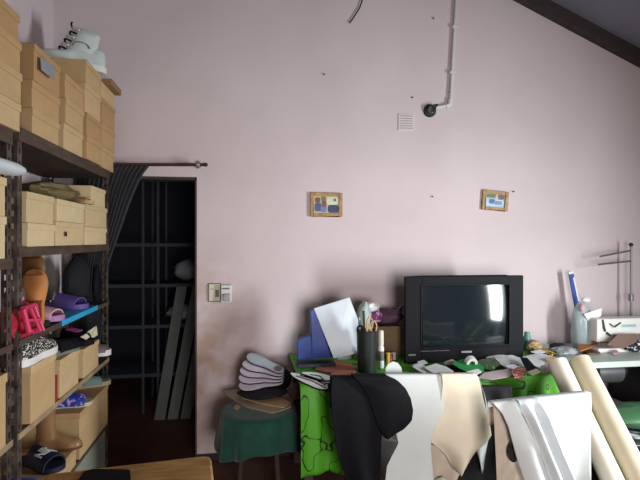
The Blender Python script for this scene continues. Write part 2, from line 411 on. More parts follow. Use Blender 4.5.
stack(-.885, -.97, -.69, [2.022, 2.15, 2.275, 2.395], 'in the stack just beyond the tagged stack', M_cards, G1, .36)
stack(-.88, -.67, -.38, [2.022, 2.15, 2.28, 2.445, 2.575], 'in the stack under the white boot toe', M_cards[2:]+M_cards[:2], G1, .36)
stack(-.88, -.37, -.08, [2.022, 2.155, 2.29, 2.45, 2.55], 'in the rack-top stack nearest the doorway', M_cards[1:]+M_cards[:1], G1, .36)
tag(MB().box((-1.2, -.30, 2.551), (-.845, -.07, 2.59)).build('box_lid', M_brownlid, bevel=.003), 'loose brown box lid jutting out behind the white boot', 'lid')
p = [at_x(40, 57, -.878), at_x(54, 66, -.874), at_x(54, 80, -.868), at_x(41, 70, -.872)]
tag(MB().prism(p, (.002, 0, 0)).build('paper_tag', M_grey), 'small grey-white paper tag stuck to a box lid on the rack top', 'tag')

G2 = 'pale shoe boxes on the second shelf'
stack(-.895, -1.36, -1.07, [1.541, 1.642, 1.772], 'on the second shelf, beside the slotted near post', M_cream, G2, .33, noun='pale')
stack(-.895, -1.055, -.66, [1.541, 1.66, 1.768], 'in the middle of the second shelf', M_cream[::-1], G2, .33, .028, noun='pale')
stack(-.89, -.65, -.225, [1.541, 1.645, 1.772], 'on the second shelf, under the single small box', M_cream, G2, .33, .028, noun='pale')
p = at_x(66, 234, -.8935)
tag(MB().prism([p+Vector((0, .012*math.cos(a), .014*math.sin(a))) for a in [2*PI*k/14 for k in range(14)]], (.0015, 0, 0)).build('finger_hole_disc', M_blackcloth), 'small dark oval finger hole in a pale box front, second shelf', 'finger_hole')  # flat black disc standing in for the dark inside of a finger hole
shoe_box(-.9, -.52, -.225, 1.773, 1.89, 'single small pale box lying on other boxes at the doorway end, second shelf', M_cream[0], .3, .024, group=G2)
tag(MB().ball((-1.02, -.78, 1.824), (.1, .24, .05), 20, 14, .1, 3, .12).build('paper_bundle', mat('olive_paper', '6f6142', .7, .3, 20, .3), smooth=True),
    'crumpled olive-brown wrapping bundle lying on the second shelf boxes', 'wrapping')

# -------------------------------------------------- footwear builders (length along local +x, heel at 0)
def foot_w(t, W):
    k = [(0, .0), (.03, .36), (.1, .62), (.25, .68), (.42, .64), (.6, .86), (.74, 1.0), (.86, .92), (.95, .66), (.985, .36), (1, 0)]
    for (a, b), (c, d) in zip(k, k[1:]):
        if a <= t <= c: return W/2*(b+(d-b)*(t-a)/(c-a))
    return 0
TS = [0, .015, .04, .08, .14, .22, .32, .42, .52, .6, .68, .75, .82, .88, .93, .965, .988, 1]
def sole_poly(L, W, off=0.0):
    up = [(t*L, max(.001, foot_w(t, W)+off)) for t in TS]
    return [(x, y) for x, y in up]+[(x, -y) for x, y in up[::-1]]
def add_sole(mb, L, W, z0, z1, off=0.0, rise=0.0):
    P = sole_poly(L, W, off); n = len(P); zz = lambda x, z: z+rise*max(0, x/L-.7)**2*8
    mb.loft([[Vector((x, y, zz(x, z0))) for x, y in P], [Vector((x, y, zz(x, z1))) for x, y in P]])
def add_upper(mb, L, W, z0, hf, t0=0.02, t1=.985, n=18, exp=.75):
    rings = []
    for i in range(n+1):
        t = t0+(t1-t0)*i/n; w = max(.006, foot_w(t, W)*.97); h = hf(t)
        rings.append([Vector((t*L, -w*math.copysign(abs(math.cos(a))**exp, math.cos(a)), z0+h*abs(math.sin(a))**exp)) for a in [PI*k/12 for k in range(13)]])
    mb.loft(rings)
def interp(k):
    def f(t):
        if t <= k[0][0]: return k[0][1]
        for (a, b), (c, d) in zip(k, k[1:]):
            if a <= t <= c: return b+(d-b)*(t-a)/(c-a)
        return k[-1][1]
    return f
def add_strap(mb, L, W, z0, h, t0, t1, th=.006, lift=None):
    """arched band over the foot bed, open towards toe and heel"""
    def ring(t, d, hh):
        w = foot_w(t, W)+.004+d
        return [Vector((t*L, -w*math.cos(a), z0-.012+(hh+d)*math.sin(a)**.8 if math.sin(a) > 0 else z0-.012)) for a in [PI*k/14 for k in range(15)]]
    n = 6
    outs = [ring(t0+(t1-t0)*i/n, 0, h*(1-.35*i/n)) for i in range(n+1)]
    ins = [ring(t0+(t1-t0)*i/n, -th, h*(1-.35*i/n)) for i in range(n+1)]
    V = [[mb.bm.verts.new(p) for p in r] for r in outs]; U = [[mb.bm.verts.new(p) for p in r] for r in ins]
    for S in (V, U):
        for A, B in zip(S, S[1:]):
            for k in range(14): mb.face([A[k], A[k+1], B[k+1], B[k]])
    for k in range(14): mb.face([V[0][k], V[0][k+1], U[0][k+1], U[0][k]]); mb.face([V[-1][k], V[-1][k+1], U[-1][k+1], U[-1][k]])
    for i in range(n):
        for k in (0, 14): mb.face([V[i][k], V[i+1][k], U[i+1][k], U[i][k]])
def slide(label, loc, rot, ms, mstrap, L=.27, W=.1, th=.026, h=.055, t0=.42, t1=.78, group=None, mbed=None, name='slide_sandal'):
    r = thing(name, label, 'sandal', loc, rot, group)
    mb = MB(); add_sole(mb, L, W, 0, th); mb.build('sole', ms, r, world=False, smooth=True)
    if mbed:
        mb = MB(); add_sole(mb, L, W, th, th+.004, -.004); mb.build('foot_bed', mbed, r, world=False, smooth=True)
    mb = MB(); add_strap(mb, L, W, th, h, t0, t1); mb.build('strap', mstrap, r, world=False, smooth=True)
    return r
def sneaker(label, loc, rot, mu, ms, L=.3, W=.105, hk=None, group=None, ml=None, name='sneaker'):
    r = thing(name, label, 'shoe', loc, rot, group)
    mb = MB(); add_sole(mb, L, W, 0, .03, .003, .004); mb.build('sole', ms, r, world=False, smooth=True)
    hf = interp(hk or [(0, .06), (.05, .075), (.3, .078), (.4, .085), (.5, .07), (.7, .045), (.88, .035), (1, .012)])
    mb = MB(); add_upper(mb, L, W, .028, hf); mb.build('upper', mu, r, world=False, smooth=True, angle=60)
    mb = MB(); 
    P = [Vector((L*(.2+.17*math.cos(a)), .026*math.sin(a), .1065+.005*math.cos(a))) for a in [2*PI*k/16 for k in range(16)]]
    mb.tube(P, .004, 6, closed=True); mb.build('collar', ml or ms, r, world=False, smooth=True)
    for k in range(4):
        t = .45+.07*k; z = .028+hf(t)+.002
        MB().tube([(t*L, -.022, z-.006), (t*L+.004, 0, z+.002), (t*L, .022, z-.006)], .0035, 6).build('lace', ml or ms, r, world=False, smooth=True)
    return r
def aim(p, q): return math.atan2(q[1]-p[1], q[0]-p[0])

# white high-top boot on the stack
def boot(label, loc, rz):
    L, W = .36, .115
    r = thing('high_top_boot', label, 'boot', loc, (0, 0, rz))
    mb = MB(); add_sole(mb, L, W, 0, .036, .004, .003); mb.build('sole', M_rubber, r, world=False, smooth=True)
    hf = interp([(0, .09), (.1, .12), (.36, .12), (.46, .10), (.6, .07), (.8, .056), (.92, .045), (1, .02)])
    up = MB(); add_upper(up, L, W, .034, hf, n=22)
    rings = []
    for k, (z, sx, cx) in enumerate(((.10, .078, .125), (.15, .068, .112), (.2, .064, .102), (.236, .062, .092), (.24, .052, .09), (.2, .048, .098))):
        rings.append([Vector((cx+sx*math.cos(a)*(1.0), .044*math.sin(a)*(1 if k < 4 else .8), z+.028*math.cos(a)*(1 if z > .14 else .3)*(-1 if False else 1)*.5)) for a in [2*PI*j/20 for j in range(20)]])
    up.loft(rings, cap=True)
    up.build('upper', M_bootw, r, world=False, smooth=True, angle=70)
    for k in range(6):
        t = k/5.0; x = .225-.062*t-.004; z = .118+.128*t
        MB().tube([(x-.02, -.045, z-.018), (x+.004, -.02, z), (x+.006, .0, z+.004), (x+.004, .02, z), (x-.02, .045, z-.018)], .0055, 6).build('lace', M_black if k % 2 == 0 else M_rubber, r, world=False, smooth=True)
    MB().tube([(.165, 0, .25), (.172, .0, .272), (.168, .01, .285)], .005, 6).build('tongue_loop', M_black, r, world=False)
    # curved grey piping on the ankle, both sides
    for s in (-1, 1):
        P = []
        for k in range(9):
            a = PI*k/8; x = .13+.04*math.cos(a); z = .125+.03*math.sin(a); P.append((x, s*(.0475+.004*math.sin(a)*0), z))
        MB().tube(P, .003, 5).build('side_piping', M_greyrub, r, world=False)
    return r
bp0 = at_z(107, 68, 2.577); 
boot('white high-top lace-up boot standing on the top shoe boxes', (-.86, -.36, 2.592), math.radians(204)).scale = (1.14, 1.14, .98)

# third shelf: sandals on a sky-blue tray
tag(MB().box((-1.2, -1.0, 1.1725), (-.889, -.44, 1.178)).box((-.8925, -1.0, 1.150), (-.888, -.44, 1.178)).build('display_tray', M_skyblue, bevel=.002), 'flat sky-blue tray under the purple slide sandal', 'tray')
slide('purple rubber slide sandal on the sky-blue tray', (-1.18, -.53, 1.18), (0, 0, math.radians(-14)), M_purple, M_purple, .29, .13, .028, .072, .4, .86, 'sandals on the third shelf')
slide('lilac and pink slipper with a wide band, on the third shelf edge', (-1.17, -.94, 1.18), (0, 0, math.radians(-12)), M_lilac, M_pinkf, .29, .13, .022, .068, .45, .9, 'sandals on the third shelf', mbed=M_lilac)
tag(MB().box((-1.2, -1.25, 1.171), (-.9, -1.11, 1.2)).build('folded_cloth', M_blackcloth, bevel=.008), 'flat folded black cloth beneath the pink slipper', 'cloth')
# two tan leather sandal bottoms propped upright behind
def upright(label, px, py, y, x, L, W, m, tilt):
    b = at_x(px, py, x); L = b.z+L-1.173; b.z = 1.173
    r = thing('leather_slipper', label, 'slipper', b, (tilt, -PI/2, math.radians(72)), 'brown slippers propped on the third shelf')
    mb = MB(); add_sole(mb, L, W, 0, .018); mb.build('sole', m, r, world=False, smooth=True)
    mb = MB(); add_strap(mb, L, W, .018, .05, .5, .9); mb.build('strap', m, r, world=False, smooth=True)
    return r
upright('dark tan leather slipper propped upright, the taller of two', 30.5, 300, 0, -1.0, .23, .165, M_brownl, 0)
upright('orange-tan leather slipper leaning before the taller brown one', 37, 307, 0, -.92, .17, .115, M_tanl, 0)
tag(MB().ball((-1.03, -.37, 1.32), (.07, .13, .145), wob=.08, seed=5).build('black_bag', M_blackcloth, smooth=True), 'soft black bag in the corner of the third shelf', 'bag')
tag(MB().ball((-.945, -.27, 1.29), (.025, .05, .115), wob=.05, seed=8).build('black_purse', M_black, smooth=True), 'narrow dark purse standing by the far rack post', 'purse')
b = at_x(40, 298, -1.24); 
tag(MB().prism([at_x(36, 254, -1.24), at_x(64, 252, -1.24), at_x(62, 290, -1.24), at_x(58, 300, -1.24), at_x(38, 300, -1.24)], (.01, 0, 0)).build('backing_sheet', mat('white_card', 'cfc9c4', .7, .06)), 'off-white sheet standing against the wall behind the tan slippers', 'sheet')
# pink jelly sandal and red net bag at the near post
r = thing('jelly_sandal', 'bright pink caged jelly sandal hanging over the shelf edge', 'sandal', at_x(31, 333, -.87))
ja, jb, jc, jd = at_x(23, 309, -.87), at_x(35, 305, -.87), at_x(39, 330, -.86), at_x(29, 332, -.86)
mb = MB()
for (a, b2) in ((ja, jb), (jb, jc), (jc, jd), (jd, ja)): mb.tube([a, b2], .011, 8)
mb.build('frame', M_hotpink, r, smooth=True)
mb = MB()
for f in (.33, .66): mb.tube([ja.lerp(jb, f)+Vector((.012, 0, 0)), jd.lerp(jc, f)+Vector((.03, 0, 0))], .007, 8)
mb.tube([ja.lerp(jd, .5)+Vector((.0, 0, 0)), ja.lerp(jc, .5)+Vector((.035, 0, 0)), jb.lerp(jc, .5)], .007, 8)
mb.build('strap', M_hotpink, r, smooth=True)
tag(MB().ball(at_x(17, 321, -.93), (.05, .1, .085), 22, 14, .12, 2, .14).build('net_bag', M_red, smooth=True, angle=25), 'crumpled dark red net bag on the third shelf by the near post', 'bag')
tag(MB().ball(at_x(14, 299, -.95), (.035, .06, .06), 16, 10, .15, 4).build('floral_pouch', mat('pink_floral', '5a4a44', .7, .2, 40, hex2='c27f98', thresh=.55), smooth=True), 'small pink floral pouch above the red net bag', 'pouch')

slide('small tan slipper on the pale boxes of the second shelf', (-1.06, -.57, 1.775), (0, 0, math.radians(-8)), M_kraft, mat('rose_tan', 'b98a6a', .6, .1), .2, .09, .02, .04, .4, .85)
# fourth shelf
G4 = 'tan boxes on the fourth shelf'
shoe_box(-.885, -1.35, -1.08, .802, 1.045, 'tall tan box under the black and white speckled sneaker', M_cards[1], .34, .035, M_cards[0], G4)
shoe_box(-.89, -1.02, -.75, .802, .99, 'tan box under the black slipper with grey trim, fourth shelf', M_cards[0], .34, .03, group=G4)
shoe_box(-.89, -.68, -.40, .802, .965, 'tan box under the black slide with pink print', M_cards[0], .34, .03, group=G4)
tag(MB().box((-1.2, -1.07, .801), (-.9, -1.03, .92)).build('red_carton', mat('red_card', '8c2a24', .7, .15)), 'thin red carton wedged between two tan boxes on the fourth shelf', 'carton')
tag(MB().box((-1.26, -1.35, .985), (-1.235, -.3, 1.12)).build('cardboard_strip', mat('dull_card', '8f7c62', .8, .1)), 'long dull cardboard strip standing at the back of the fourth shelf', 'cardboard')
sneaker('black and white speckled sneaker with white sole', (-.925, -1.385, 1.047), (0, 0, math.radians(91)), M_leopard, M_rubber, .345, .11)
slide('black closed slipper with grey trim on a tan box', (-.97, -1.02, .992), (0, 0, math.radians(78)), M_greyrub, M_black, .27, .11, .028, .065, .3, .97, 'slippers on the fourth shelf', mbed=M_black)
s = slide('black slide sandal with a pink print on its band', (-1.17, -.5, .967), (0, 0, math.radians(-12)), M_black, M_black, .30, .12, .03, .075, .4, .85, 'slippers on the fourth shelf')
MB().box((-.035, -.032, -.0015), (.035, .032, .0015), Matrix.Translation((.185, 0, .0825)) @ R3(0, .2, 0)).build('pink_print', M_magenta, s, world=False)
p = [at_x(80, 337, -.93), at_x(88, 341, -.91), at_x(97, 335, -.91), at_x(96, 326, -.93), at_x(91, 329, -.95)]
tag(MB().prism(p, (.004, 0, 0)).build('price_card', mat('cream_card', 'd8d2b4', .7, .05)), 'cream paper card sticking up among the black slippers', 'card')
slide('grey slipper with thick white sole at the far end of the fourth shelf', (-1.09, -.31, .845), (0, 0, math.radians(4)), M_rubber, M_greyrub, .24, .1, .035, .06, .3, .9, 'slippers on the fourth shelf')
tag(MB().box((-1.2, -.38, .801), (-.93, -.2, .843)).build('flat_box', M_blackcloth, bevel=.003), 'flat black box under the white-soled slipper', 'box')

# fifth shelf
G5 = 'boxes on the fifth shelf'
shoe_box(-.885, -.76, -.222, .387, .64, 'long tan carton under the blue floral sandal on the fifth shelf', M_cards[1], .34, .03, M_cards[2], G5)
shoe_box(-.885, -1.33, -.80, .387, .485, 'low tan carton under the navy lettered slide', M_cards[1], .34, .03, M_cards[2], G5)
s = slide('blue and violet floral sandal on the long tan carton', (-1.12, -.66, .642), (0, 0, math.radians(12)), mat('pale_sole', 'b9b49a', .6, .1), M_floralblue, .26, .11, .02, .075, .3, .85, 'sandals on the fifth shelf')
slide('teal and beige sandal at the doorway end of the fifth shelf', (-1.1, -.34, .642), (0, 0, math.radians(30)), mat('beige_sole', 'a7997a', .6, .1), M_darkteal, .26, .1, .026, .06, .35, .75, 'sandals on the fifth shelf')
s = slide('navy slide sandal with big white letters on its band', (-1.09, -.95, .487), (0, 0, math.radians(-33)), M_navy, M_navy, .27, .12, .024, .085, .34, .86, 'sandals on the fifth shelf')
lt = M_rubber
tx = text_mesh('lettering', 'NIKE', .06, lt, s, (0, 0, 0), (0, 0, 0), .001)
for v in tx.data.vertices:           # wrap the letters over the band
    u, w_ = v.co.x*.82, v.co.y; x = .170-w_*1.15; t = x/.27; w = foot_w(t, .12)+.004
    hh = .085*(1-.35*(t-.34)/.52); ph = PI/2+u/max(.03, w)*.85
    v.co = (x, -w*1.02*math.cos(ph), .012+hh*max(.05, math.sin(ph))**.8+.0015+v.co.z)
slide('blue slide sandal beside the navy lettered one', (-1.1, -1.31, .487), (0, 0, math.radians(8)), mat('pale_sole', 'b9b49a'), M_blue, .25, .11, .02, .07, .4, .8, 'sandals on the fifth shelf')
# bronze ankle boot leaning on the carton
r = thing('ankle_boot', 'shiny bronze-brown ankle boot standing on the low tan carton, fifth shelf', 'boot', (-1.07, -.86, .488), (0, 0, math.radians(10)))
L_, W_ = .22, .085
mb = MB(); add_sole(mb, L_, W_, 0, .012, .002); mb.build('sole', M_brownl, r, world=False)
mb = MB(); add_upper(mb, L_, W_, .011, interp([(0, .07), (.1, .1), (.34, .1), (.5, .068), (.75, .04), (.92, .03), (1, .01)]), n=20)
rings = []
for z, sx, sy, cx_ in ((.06, .05, .034, .055), (.1, .045, .036, .052), (.14, .046, .038, .05), (.2, .05, .042, .045), (.235, .052, .044, .043), (.235, .044, .036, .043), (.12, .036, .03, .05)):
    rings.append([Vector((cx_+sx*math.cos(a), sy*math.sin(a), z)) for a in [2*PI*k/18 for k in range(18)]])
mb.loft(rings); mb.build('upper', M_bronze, r, world=False, smooth=True, angle=70)
# bottom shelf
tag(MB().box((-1.24, -1.0, .061), (-.905, -.22, .34)).build('storage_crate', mat('grey_green_card', '8d8f80', .75, .08), bevel=.006), 'pale grey-green carton on the bottom shelf beside the slotted post', 'carton')

# near rack items at the frame edge
shoe_box(-.86, -1.95, -1.605, 1.502, 1.655, 'pale box with white bundle above, lower of the pair on the near rack', M_cream[0], .34, .03, group='pale boxes on the near rack')
shoe_box(-.86, -1.95, -1.605, 1.655, 1.795, 'pale box directly under the white padded bundle, near rack', M_cream[1], .34, .03, group='pale boxes on the near rack')
mb = MB(); rings = []
for i in range(13):
    t = i/12; y = -2.1+.55*t; k = 1 if t < .8 else math.sqrt(max(.02, 1-((t-.8)/.2)**2))
    rings.append([Vector((-.84+.05*k*math.cos(a), y, 1.797+.027+.0265*k*math.sin(a)*(1-.04+.04*math.sin(7*t+a)))) for a in [2*PI*j/14 for j in range(14)]])
mb.loft(rings); tag(mb.build('foam_bundle', mat('white_foam', 'cfd6db', .6, .05), smooth=True), 'white padded bundle with a rounded end above the near pale boxes', 'bundle')
shoe_box(-.885, -1.86, -1.545, .802, 1.075, 'tan box under the grey-green hat on the near rack', M_cards[1], .34, .035, group=G4)
tag(MB().ball((-.985, -1.67, 1.112), (.085, .12, .035), wob=.05, seed=1).build('sun_hat', M_darkteal, smooth=True), 'flattened grey-green hat on a tan box, near rack', 'hat')
slide('dark slide with a white mark on the lowest near-rack shelf', (-1.05, -1.66, .387), (0, 0, math.radians(10)), M_black, M_navy, .27, .11, .024, .07, .4, .8)
tag(MB().ball((-1.02, -1.7, 1.29), (.1, .14, .11), wob=.12, seed=6).build('red_pouch', M_red, smooth=True), 'dark red cloth pouch on the near rack third shelf', 'pouch')

# ------------------------------------------------------------------ curtain, rod
r = thing('curtain_rod', 'thin maroon curtain rod above the dark doorway', 'rod', (-.7, -.08, 2.07))
MB().tube([(-1.2, -.09, 2.072), (-.29, -.09, 2.092)], .011, 10).build('pole', M_rod, r, smooth=True)
MB().tube([(-.335, -.09, 2.091), (-.335, 0, 2.091)], .009, 8).build('bracket', M_rod, r, smooth=True)
M_fin = mat('finial_metal', '8b7b78', .35, .2, metal=.4)
MB().lathe([(.010, -.014), (.024, -.012), (.027, 0), (.024, .012), (.010, .014)], 18, Matrix.Translation((-.335, -.09, 2.091)) @ Matrix.Rotation(PI/2, 4, 'Y')).build('ring', M_fin, r, smooth=True)
MB().ball((-.283, -.09, 2.092), (.016, .014, .014), 12, 8).build('finial', M_rod, r, smooth=True)
redge = [(166, 150), (172, 144), (185, 137), (205, 129), (225, 122), (245, 115), (262, 109), (300, 104), (380, 98)]
def cur(u, v):
    py = 165+v*215
    for (a, b), (c, d) in zip(redge, redge[1:]):
        if a <= py <= c: pr = b+(d-b)*(py-a)/(c-a); break
    else: pr = redge[0][1]
    R_ = at_y(pr, py, -.09); L_ = at_y(74-v*6, py, -.09)
    q = L_.lerp(R_, u); amp = .011*(1-.3*v)
    q.y += amp*math.sin(u*2*PI*15+.9*math.sin(v*5)+.8*math.sin(u*9)); q.x += .003*math.sin(u*2*PI*30)
    q.z = R_.z
    return q
tag(MB().grid(cur, 180, 26).build('curtain', M_curtain, smooth=True, solid=.003, angle=180), 'charcoal curtain bunched aside on the rod, tapering downwards', 'curtain')

# ------------------------------------------------------------------ things on the back wall
def picture(label, c0, c1, rot, m_list, blocks, depth=.022):
    cx, cz = (c0[0]+c1[0])/2, (c0[2]+c1[2])/2; w, h = c1[0]-c0[0], c0[2]-c1[2]
    r = thing('picture_frame', label, 'picture', (cx, -.002, cz), (0, rot, 0), 'small framed photographs on the pink wall')
    f = .024; mb = MB()
    mb.box((-w/2, -depth, -h/2), (-w/2+f, 0, h/2)).box((w/2-f, -depth, -h/2), (w/2, 0, h/2)).box((-w/2+f, -depth, h/2-f), (w/2-f, 0, h/2)).box((-w/2+f, -depth, -h/2), (w/2-f, 0, -h/2+f))
    mb.build('frame', M_gold, r, world=False, bevel=.004)
    ph = MB().box((-w/2+f, -.012, -h/2+f), (w/2-f, -.001, h/2-f)).build('photograph', m_list[0], r, world=False)
    iw, ih = w-2*f, h-2*f
    for k, (x0, z0, x1, z1, m) in enumerate(blocks):
        mb = MB(); xm, zm = (x0+x1)/2, (z0+z1)/2
        P = []
        for j in range(14):
            a = 2*PI*j/14; cc, ss = math.cos(a), math.sin(a)
            P.append(((xm+(x1-x0)/2*math.copysign(abs(cc)**.5, cc)-.5)*iw, -.0125-.0003*k, (zm+(z1-z0)/2*math.copysign(abs(ss)**.5, ss)-.5)*ih))
        mb.prism(P, (0, .0005, 0)); mb.build('photo_patch', m, ph, world=False)
    return r
pm = lambda n, h: mat('photo_'+n, h, .35, .1, 30)
picture('small gilt-framed group photograph hanging level, the one nearer the doorway', (.458, 0, 1.917), (.698, 0, 1.742), 0, [pm('cream', 'b5a98a')],
        [(.55, .03, .98, .5, pm('navy', '26345a')), (.5, .5, .98, .95, pm('pale', 'c8d0b0')), (.04, .1, .3, .6, pm('denim', '3a4a78')), (.06, .6, .26, .92, pm('skin', '6a4632')),
         (.28, .05, .5, .55, pm('jeans', '5d7aa8')), (.32, .35, .5, .75, pm('shirt', '7c3f4c')), (.3, .7, .48, .98, pm('olive', '6e6a40')), (.78, .7, .88, .86, pm('leafy', '3f7a4c'))])
picture('small gilt-framed photograph hanging slightly crooked, above the television', (1.80, 0, 1.952), (2.015, 0, 1.80), math.radians(4), [pm('sky', '9fb0b8')],
        [(.05, .1, .95, .6, pm('lightblue', 'a9c4dc')), (.2, .25, .5, .6, pm('blue', '2f5f9c')), (.45, .2, .85, .5, pm('steel', '6c86a4')), (.05, .7, .55, .98, pm('green', '5c6a48')),
         (.62, .6, .95, .98, pm('brown', '6b4a3a')), (.5, .55, .64, .85, pm('buff', 'c8b28a'))])
r = thing('wall_vent', 'small white plaster air vent high on the pink wall', 'vent', (1.192, -.001, 2.40))
MB().box((1.129, -.008, 2.399), (1.255, 0, 2.523)).build('plate', mat('vent_plaster', 'd4cbca', .8, .05), r, bevel=.003)
for k in range(6):
    z = 2.412+.0185*k
    MB().box((1.14, -.0095, z), (1.244, -.0075, z+.0075)).build('slot', mat('vent_slot', 'a59a9a', .9, .1), r)
r = thing('conduit_pipe', 'white conduit pipe running down the wall to a black lamp holder', 'pipe', (1.56, -.02, 2.55))
MB().tube([(1.61, -.022, 3.72), (1.586, -.022, 3.42), (1.56, -.022, 3.0), (1.541, -.022, 2.66), (1.536, -.022, 2.61)], .0125, 10).build('vertical_run', M_pvc, r, smooth=True)
MB().tube([(1.537, -.022, 2.645), (1.533, -.022, 2.605), (1.5, -.022, 2.592)], .018, 10).build('elbow', M_pvc, r, smooth=True)
MB().tube([(1.51, -.022, 2.596), (1.42, -.022, 2.577)], .0125, 10).build('horizontal_run', M_pvc, r, smooth=True)
MB().tube([(1.525, -.018, 2.70), (1.545, -.016, 2.72), (1.55, -.016, 3.0)], .004, 6).build('cable', M_grey, r, smooth=True)
for z, x in ((3.2, 1.572), (2.85, 1.551)):
    MB().box((x-.022, -.037, z-.008), (x+.022, 0, z+.008)).build('saddle_clip', M_pvc, r, bevel=.002)
r = thing('lamp_holder', 'round black empty lamp holder on the wall at the end of the white conduit', 'lamp holder', (1.378, -.003, 2.555))
T = Matrix.Translation((1.378, 0, 2.556)) @ Matrix.Rotation(PI/2, 4, 'X')
MB().lathe([(.05, 0), (.05, .012), (.044, .02), (.03, .022)], 24, T).build('base', M_darkpl, r, smooth=True)
MB().lathe([(.028, .02), (.028, .05), (.024, .052), (.022, .03), (.004, .03)], 20, T).build('socket', mat('socket_grey', '4b5552', .4, .2), r, smooth=True)
MB().tube([(1.42, -.02, 2.575), (1.425, -.045, 2.595), (1.40, -.05, 2.59), (1.385, -.04, 2.575)], .005, 8).build('wire', M_black, r, smooth=True)
# hanging wire and nails
tag(MB().tube([(.862, -.012, 3.40), (.845, -.014, 3.345), (.83, -.012, 3.30), (.80, -.014, 3.25), (.775, -.012, 3.21), (.752, -.012, 3.18)], .005, 6).build('wire_hook', M_black, smooth=True), 'short dark bent wire high on the pink wall', 'wire')
for px, py, lab in ((324, 75, 'small dark nail in the bare wall below the bent wire'), (412, 98, 'small dark nail just above the plaster air vent'), (433, 19, 'small dark nail near the top of the white conduit'), (432, 197, 'small nail in the wall above the television, left of the crooked photograph'),
                    (513, 192, 'small nail just beside the crooked photograph')):
    q = at_y(px, py, 0)
    tag(MB().tube([(q.x, 0, q.z), (q.x, -.014, q.z+.003)], .0035, 8, .0055).build('nail', M_woodd), lab, 'nail', 'nails in the pink wall')
r = thing('wall_socket', 'cream wall socket plate with dark rim beside the doorway', 'socket', (-.228, 0, 1.13))
MB().box((-.272, -.006, 1.131), (-.185, 0, 1.262)).build('backplate', M_darkpl, r)
MB().box((-.268, -.014, 1.136), (-.189, -.004, 1.258)).build('faceplate', M_pvcw, r, bevel=.003)
for x in (-.255, -.243): MB().box((x, -.0155, 1.218), (x+.006, -.013, 1.224)).build('hole', M_darkpl, r)
MB().box((-.222, -.022, 1.165), (-.196, -.013, 1.215)).build('rocker_switch', mat('dark_cream', '6c6656', .5, .1), r, bevel=.002)
r = thing('plug_adaptor', 'white plug adaptor block next to the cream wall socket', 'adaptor', (-.142, 0, 1.12))
MB().box((-.183, -.05, 1.128), (-.108, 0, 1.252)).build('body', M_pvc, r, bevel=.006)
MB().box((-.172, -.054, 1.222), (-.122, -.049, 1.232)).build('slot', M_greyrub, r)
MB().box((-.168, -.062, 1.138), (-.118, -.049, 1.192)).build('plug', M_steel, r, bevel=.004)

# ------------------------------------------------------------------ the round stool with its cloth
SXc, SYc, SZ = .07, -.52, .54
r = thing('round_stool', 'round stool under the dark green cloth against the wall', 'stool', (SXc, SYc, 0))
MB().lathe([(.0, .505), (.215, .505), (.22, .52), (.215, .535), (0, .535)], 32, Matrix.Translation((SXc, SYc, 0)), cap=False).build('seat', M_woodd, r, smooth=True)
for a in (45, 135, 225, 315):
    c, s_ = math.cos(math.radians(a)), math.sin(math.radians(a))
    MB().tube([(SXc+.13*c, SYc+.13*s_, .505), (SXc+.17*c, SYc+.17*s_, 0)], .016, 8).build('leg', M_woodd, r, smooth=True)
def scl(u, v):
    a = 2*PI*u; drop = .19+.06*math.sin(a*2+1.0)+.05*max(0, math.cos(a-math.radians(-60)))
    if v < .4: rr = .224*v/.4; return Vector((SXc+rr*math.cos(a), SYc+rr*math.sin(a), .5375+.002*math.sin(9*a)*v))
    t = (v-.4)/.6; rr = .226+.012*min(1, t*5)+t*(.022+.018*math.sin(a*9+1.3*math.sin(3*a)))
    return Vector((SXc+rr*math.cos(a), SYc+rr*math.sin(a), .5375-.004-drop*t))
tag(MB().grid(scl, 96, 22).build('stool_cloth', M_teal, smooth=True, solid=.003, angle=180), 'dark green cloth draped over the round stool', 'cloth')
zoom = lambda pts, ox, oy, k: [(ox+x/k, oy+y/k) for x, y in pts]
GS = 'scraps on the table before the television'
def flat(name, label, cat, pxs, z, m, th=.004, group=None, cut=.08):
    k = .22 if group == GS else 0.0; y0 = at_z(*max(pxs, key=lambda p: p[1]), z).y
    P = []
    for x, y in pxs:      # loose scraps curl up a little towards the back
        v = ray(x, y); t = (z+k*(CAMP.y-y0)-CAMP.z)/(v.z-k*v.y); P.append(CAMP+v*t)
    # light smoothing of the cut outline (corner cutting)
    Q = []
    for i in range(len(P)):
        a, b = P[i], P[(i+1) % len(P)]; Q += [a.lerp(b, cut), a.lerp(b, 1-cut)]
    return tag(MB().prism(Q, (0, 0, th)).build(name, m), label, cat, group)
GC = 'card cut-outs on the stool'
flat('card_cutout', 'large grey-tan card cut-out lying lowest on the green stool', 'card', zoom([(108,292),(130,318),(220,372),(350,402),(440,372),(435,345),(330,300),(170,288)], 200, 330, 4.8), .542, M_kraft2, .005, GC)
flat('card_cutout', 'brown card cut-out with a notch lying over the larger card', 'card', zoom([(175,303),(200,328),(300,357),(400,375),(437,352),(385,327),(310,328),(370,317),(440,295),(430,270),(330,272),(240,287)], 200, 330, 4.8), .549, M_kraft, .005, GC)
flat('paper_scrap', 'tiny white paper scrap on the brown card cut-out', 'paper', zoom([(245,290),(270,280),(300,290),(275,296)], 200, 330, 4.8), .5555, M_paper, .002)
flat('card_scrap', 'small tan scrap hanging at the rim of the green stool', 'card', zoom([(160,375),(175,357),(195,370),(180,385)], 200, 330, 4.8), .5420, M_kraft, .003)
